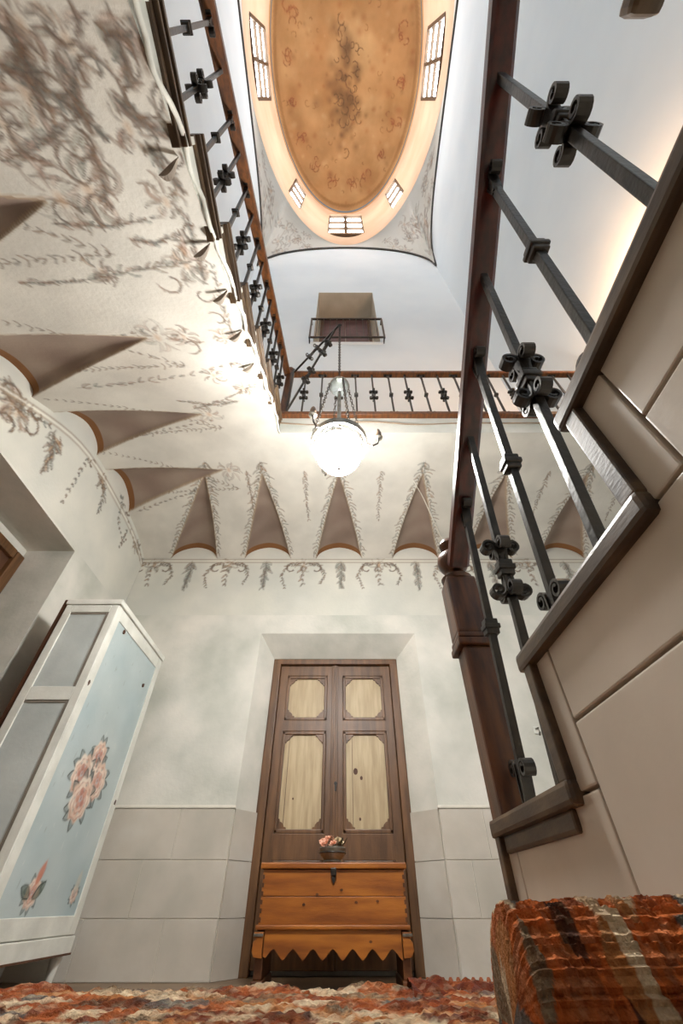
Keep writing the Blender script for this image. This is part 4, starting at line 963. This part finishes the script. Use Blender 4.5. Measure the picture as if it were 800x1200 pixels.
for k in range(3):
    a0 = k * 2.094 + .3; pth = [(RR_ * .9 * math.cos(a0 + t * 2.094), RR_ * .9 * math.sin(a0 + t * 2.094), .075 - .05 * math.sin(math.pi * t)) for t in np.linspace(0, 1, 14)]
    MB().tube(pth, .004, 5).build('swag_chain', M['pewter'], lp)
MB().lathe([(.012, -.155), (.06, -.145), (.11, -.11), (.142, -.055), (.152, 0.0), (.142, .05), (.115, .09), (.07, .12), (.02, .13)], seg=32).build('glass_bowl', M['lampglass'], lp, smooth=True)
MB().tube([(0, 0, -.15), (0, 0, -.17)], .012, 8).build('bowl_finial', M['pewter'], lp)
for a in (R(232), R(-8), R(112)):
    d = Vector((math.cos(a), math.sin(a), 0)); pth = [d * RR_ + Vector((0, 0, .06)), d * (RR_ + .04) + Vector((0, 0, .03)), d * (RR_ + .075) + Vector((0, 0, .05)), d * (RR_ + .085) + Vector((0, 0, .10))]
    arm = MB().tube(pth, .006, 7).build('arm', M['iron'], lp, smooth='auto')
    e = pth[-1]; MB().lathe([(.006, 0), (.026, .008), (.028, .016), (.012, .02)], tuple(e), 14).build('candle_cup', M['pewter'], arm, smooth='auto')
    MB().lathe([(.013, .018), (.02, .04), (.022, .06), (.014, .095), (.003, .115)], tuple(e), 12).build('flame_bulb', M['flame'], arm, smooth='auto')

# ---- balcony rail and shutters in the high niche
nd = struct(empty('door_3', (NX0 + .05, YB + ND - .06, NZ0)), 'dark red door inside the high balcony niche'); WN = NX1 - NX0 - .1
MB().box((0, 0, 0), (.09, .05, 3.5)).build('frame_post', M['newel'], nd); MB().box((WN - .09, 0, 0), (WN, .05, 3.5)).build('frame_post', M['newel'], nd); MB().box((0, 0, 3.36), (WN, .05, 3.5)).build('frame_head', M['newel'], nd)
for k in range(2): MB().box((.09 + k * (WN - .18) / 2, .02, 0), (.09 + (k + 1) * (WN - .18) / 2 - .01, 0.045, 3.36)).build('door_leaf', M['shutter'], nd)
nr_ = tag(empty('balcony_rail', (NX0 - .09, YB - .16, NZ0)), 'small plain iron balcony rail in front of the high niche', 'railing'); WB = NX1 - NX0 + .18
MB().box((0, 0, 1.10), (WB, .04, 1.15)).build('top_bar', M['iron'], nr_); MB().box((0, 0, .02), (WB, .04, .05)).build('bottom_bar', M['iron'], nr_)
for x in (0, WB - .03): MB().box((x, .005, 0), (x + .04, .035, 1.1)).build('end_post', M['iron'], nr_); MB().box((x, .03, 1.10), (x + .03, .17, 1.13)).build('side_bar', M['iron'], nr_); MB().box((x, .03, .02), (x + .03, .17, .05)).build('side_bar', M['iron'], nr_)
for k in range(1, 11): MB().box((WB * k / 11 - .008, .01, .04), (WB * k / 11 + .008, .026, 1.11)).build('bar', M['iron'], nr_)
MB().box((NX0 - .06, YB - .05, NZ0 - .04), (NX1 + .06, YB + .02, NZ0)).build('balcony_slab', M['upper'], wub)

# ---- thin cables on the vault
def cable(name, pts_, r_, label):
    tag(MB().tube(pts_, r_, 6).build(name, M['cable'], smooth=True), label, 'cable')
a_, b_ = on_ceiling(484, 562), on_ceiling(524, 645)
pp = []
for t in np.linspace(0, 1, 10):
    x, y = a_[0] + (b_[0] - a_[0]) * t, a_[1] + (b_[1] - a_[1]) * t; pp.append((x, y, float(ceiling_height(np.array([x]), np.array([y]))[0][0]) - .012))
cable('cable', pp, .006, 'thin white cable running down the painted vault')

# ---- lamp added out of sight behind the stair side to warm the right wall
sl_ = tag(empty('added_sconce', (XR2 - .01, 1.15, 4.55)), 'added warm wall lamp, out of sight high above the lower flight', 'lamp')
MB().lathe([(.05, 0), (.06, .01), (.05, .03), (.02, .04)], seg=16).build('back_plate', M['pewter'], sl_).rotation_euler = (0, -math.pi / 2, 0)
MB().tube([(-.03, 0, 0), (-.12, 0, -.02), (-.15, 0, .06)], .01, 8).build('arm', M['pewter'], sl_)
MB().lathe([(.012, .05), (.05, .07), (.085, .12), (.095, .18), (.089, .18), (.078, .125), (.045, .08), (.01, .065)], (-.15, 0, 0), 20, cap=False).build('shade', M['pewter'], sl_, smooth='auto')
MB().lathe([(.05 * math.sin(t), .15 - .05 * math.cos(t)) for t in np.linspace(.08, 3.06, 12)], (-.15, 0, 0), 16).build('bulb', mat('warm_bulb', (1, .8, .6), emit=((1.0, .56, .28), 4200.0)), sl_, smooth=True)

# ---- small hook on the back wall
hp = on_y(628, 856, YB)
hk = tag(empty('wall_hook', (hp.x, YB - .002, hp.z)), 'tiny pale metal hook on the back wall seen between the balusters', 'hook')
MB().box((-.025, -.008, -.03), (.025, 0, .03)).build('plate', M['white'], hk, bevel=.003)
MB().tube([(0, -.006, .01), (0, -.05, .005), (0, -.06, -.03), (0, -.045, -.05)], .009, 8).build('hook_arm', M['pewter'], hk, smooth=True)
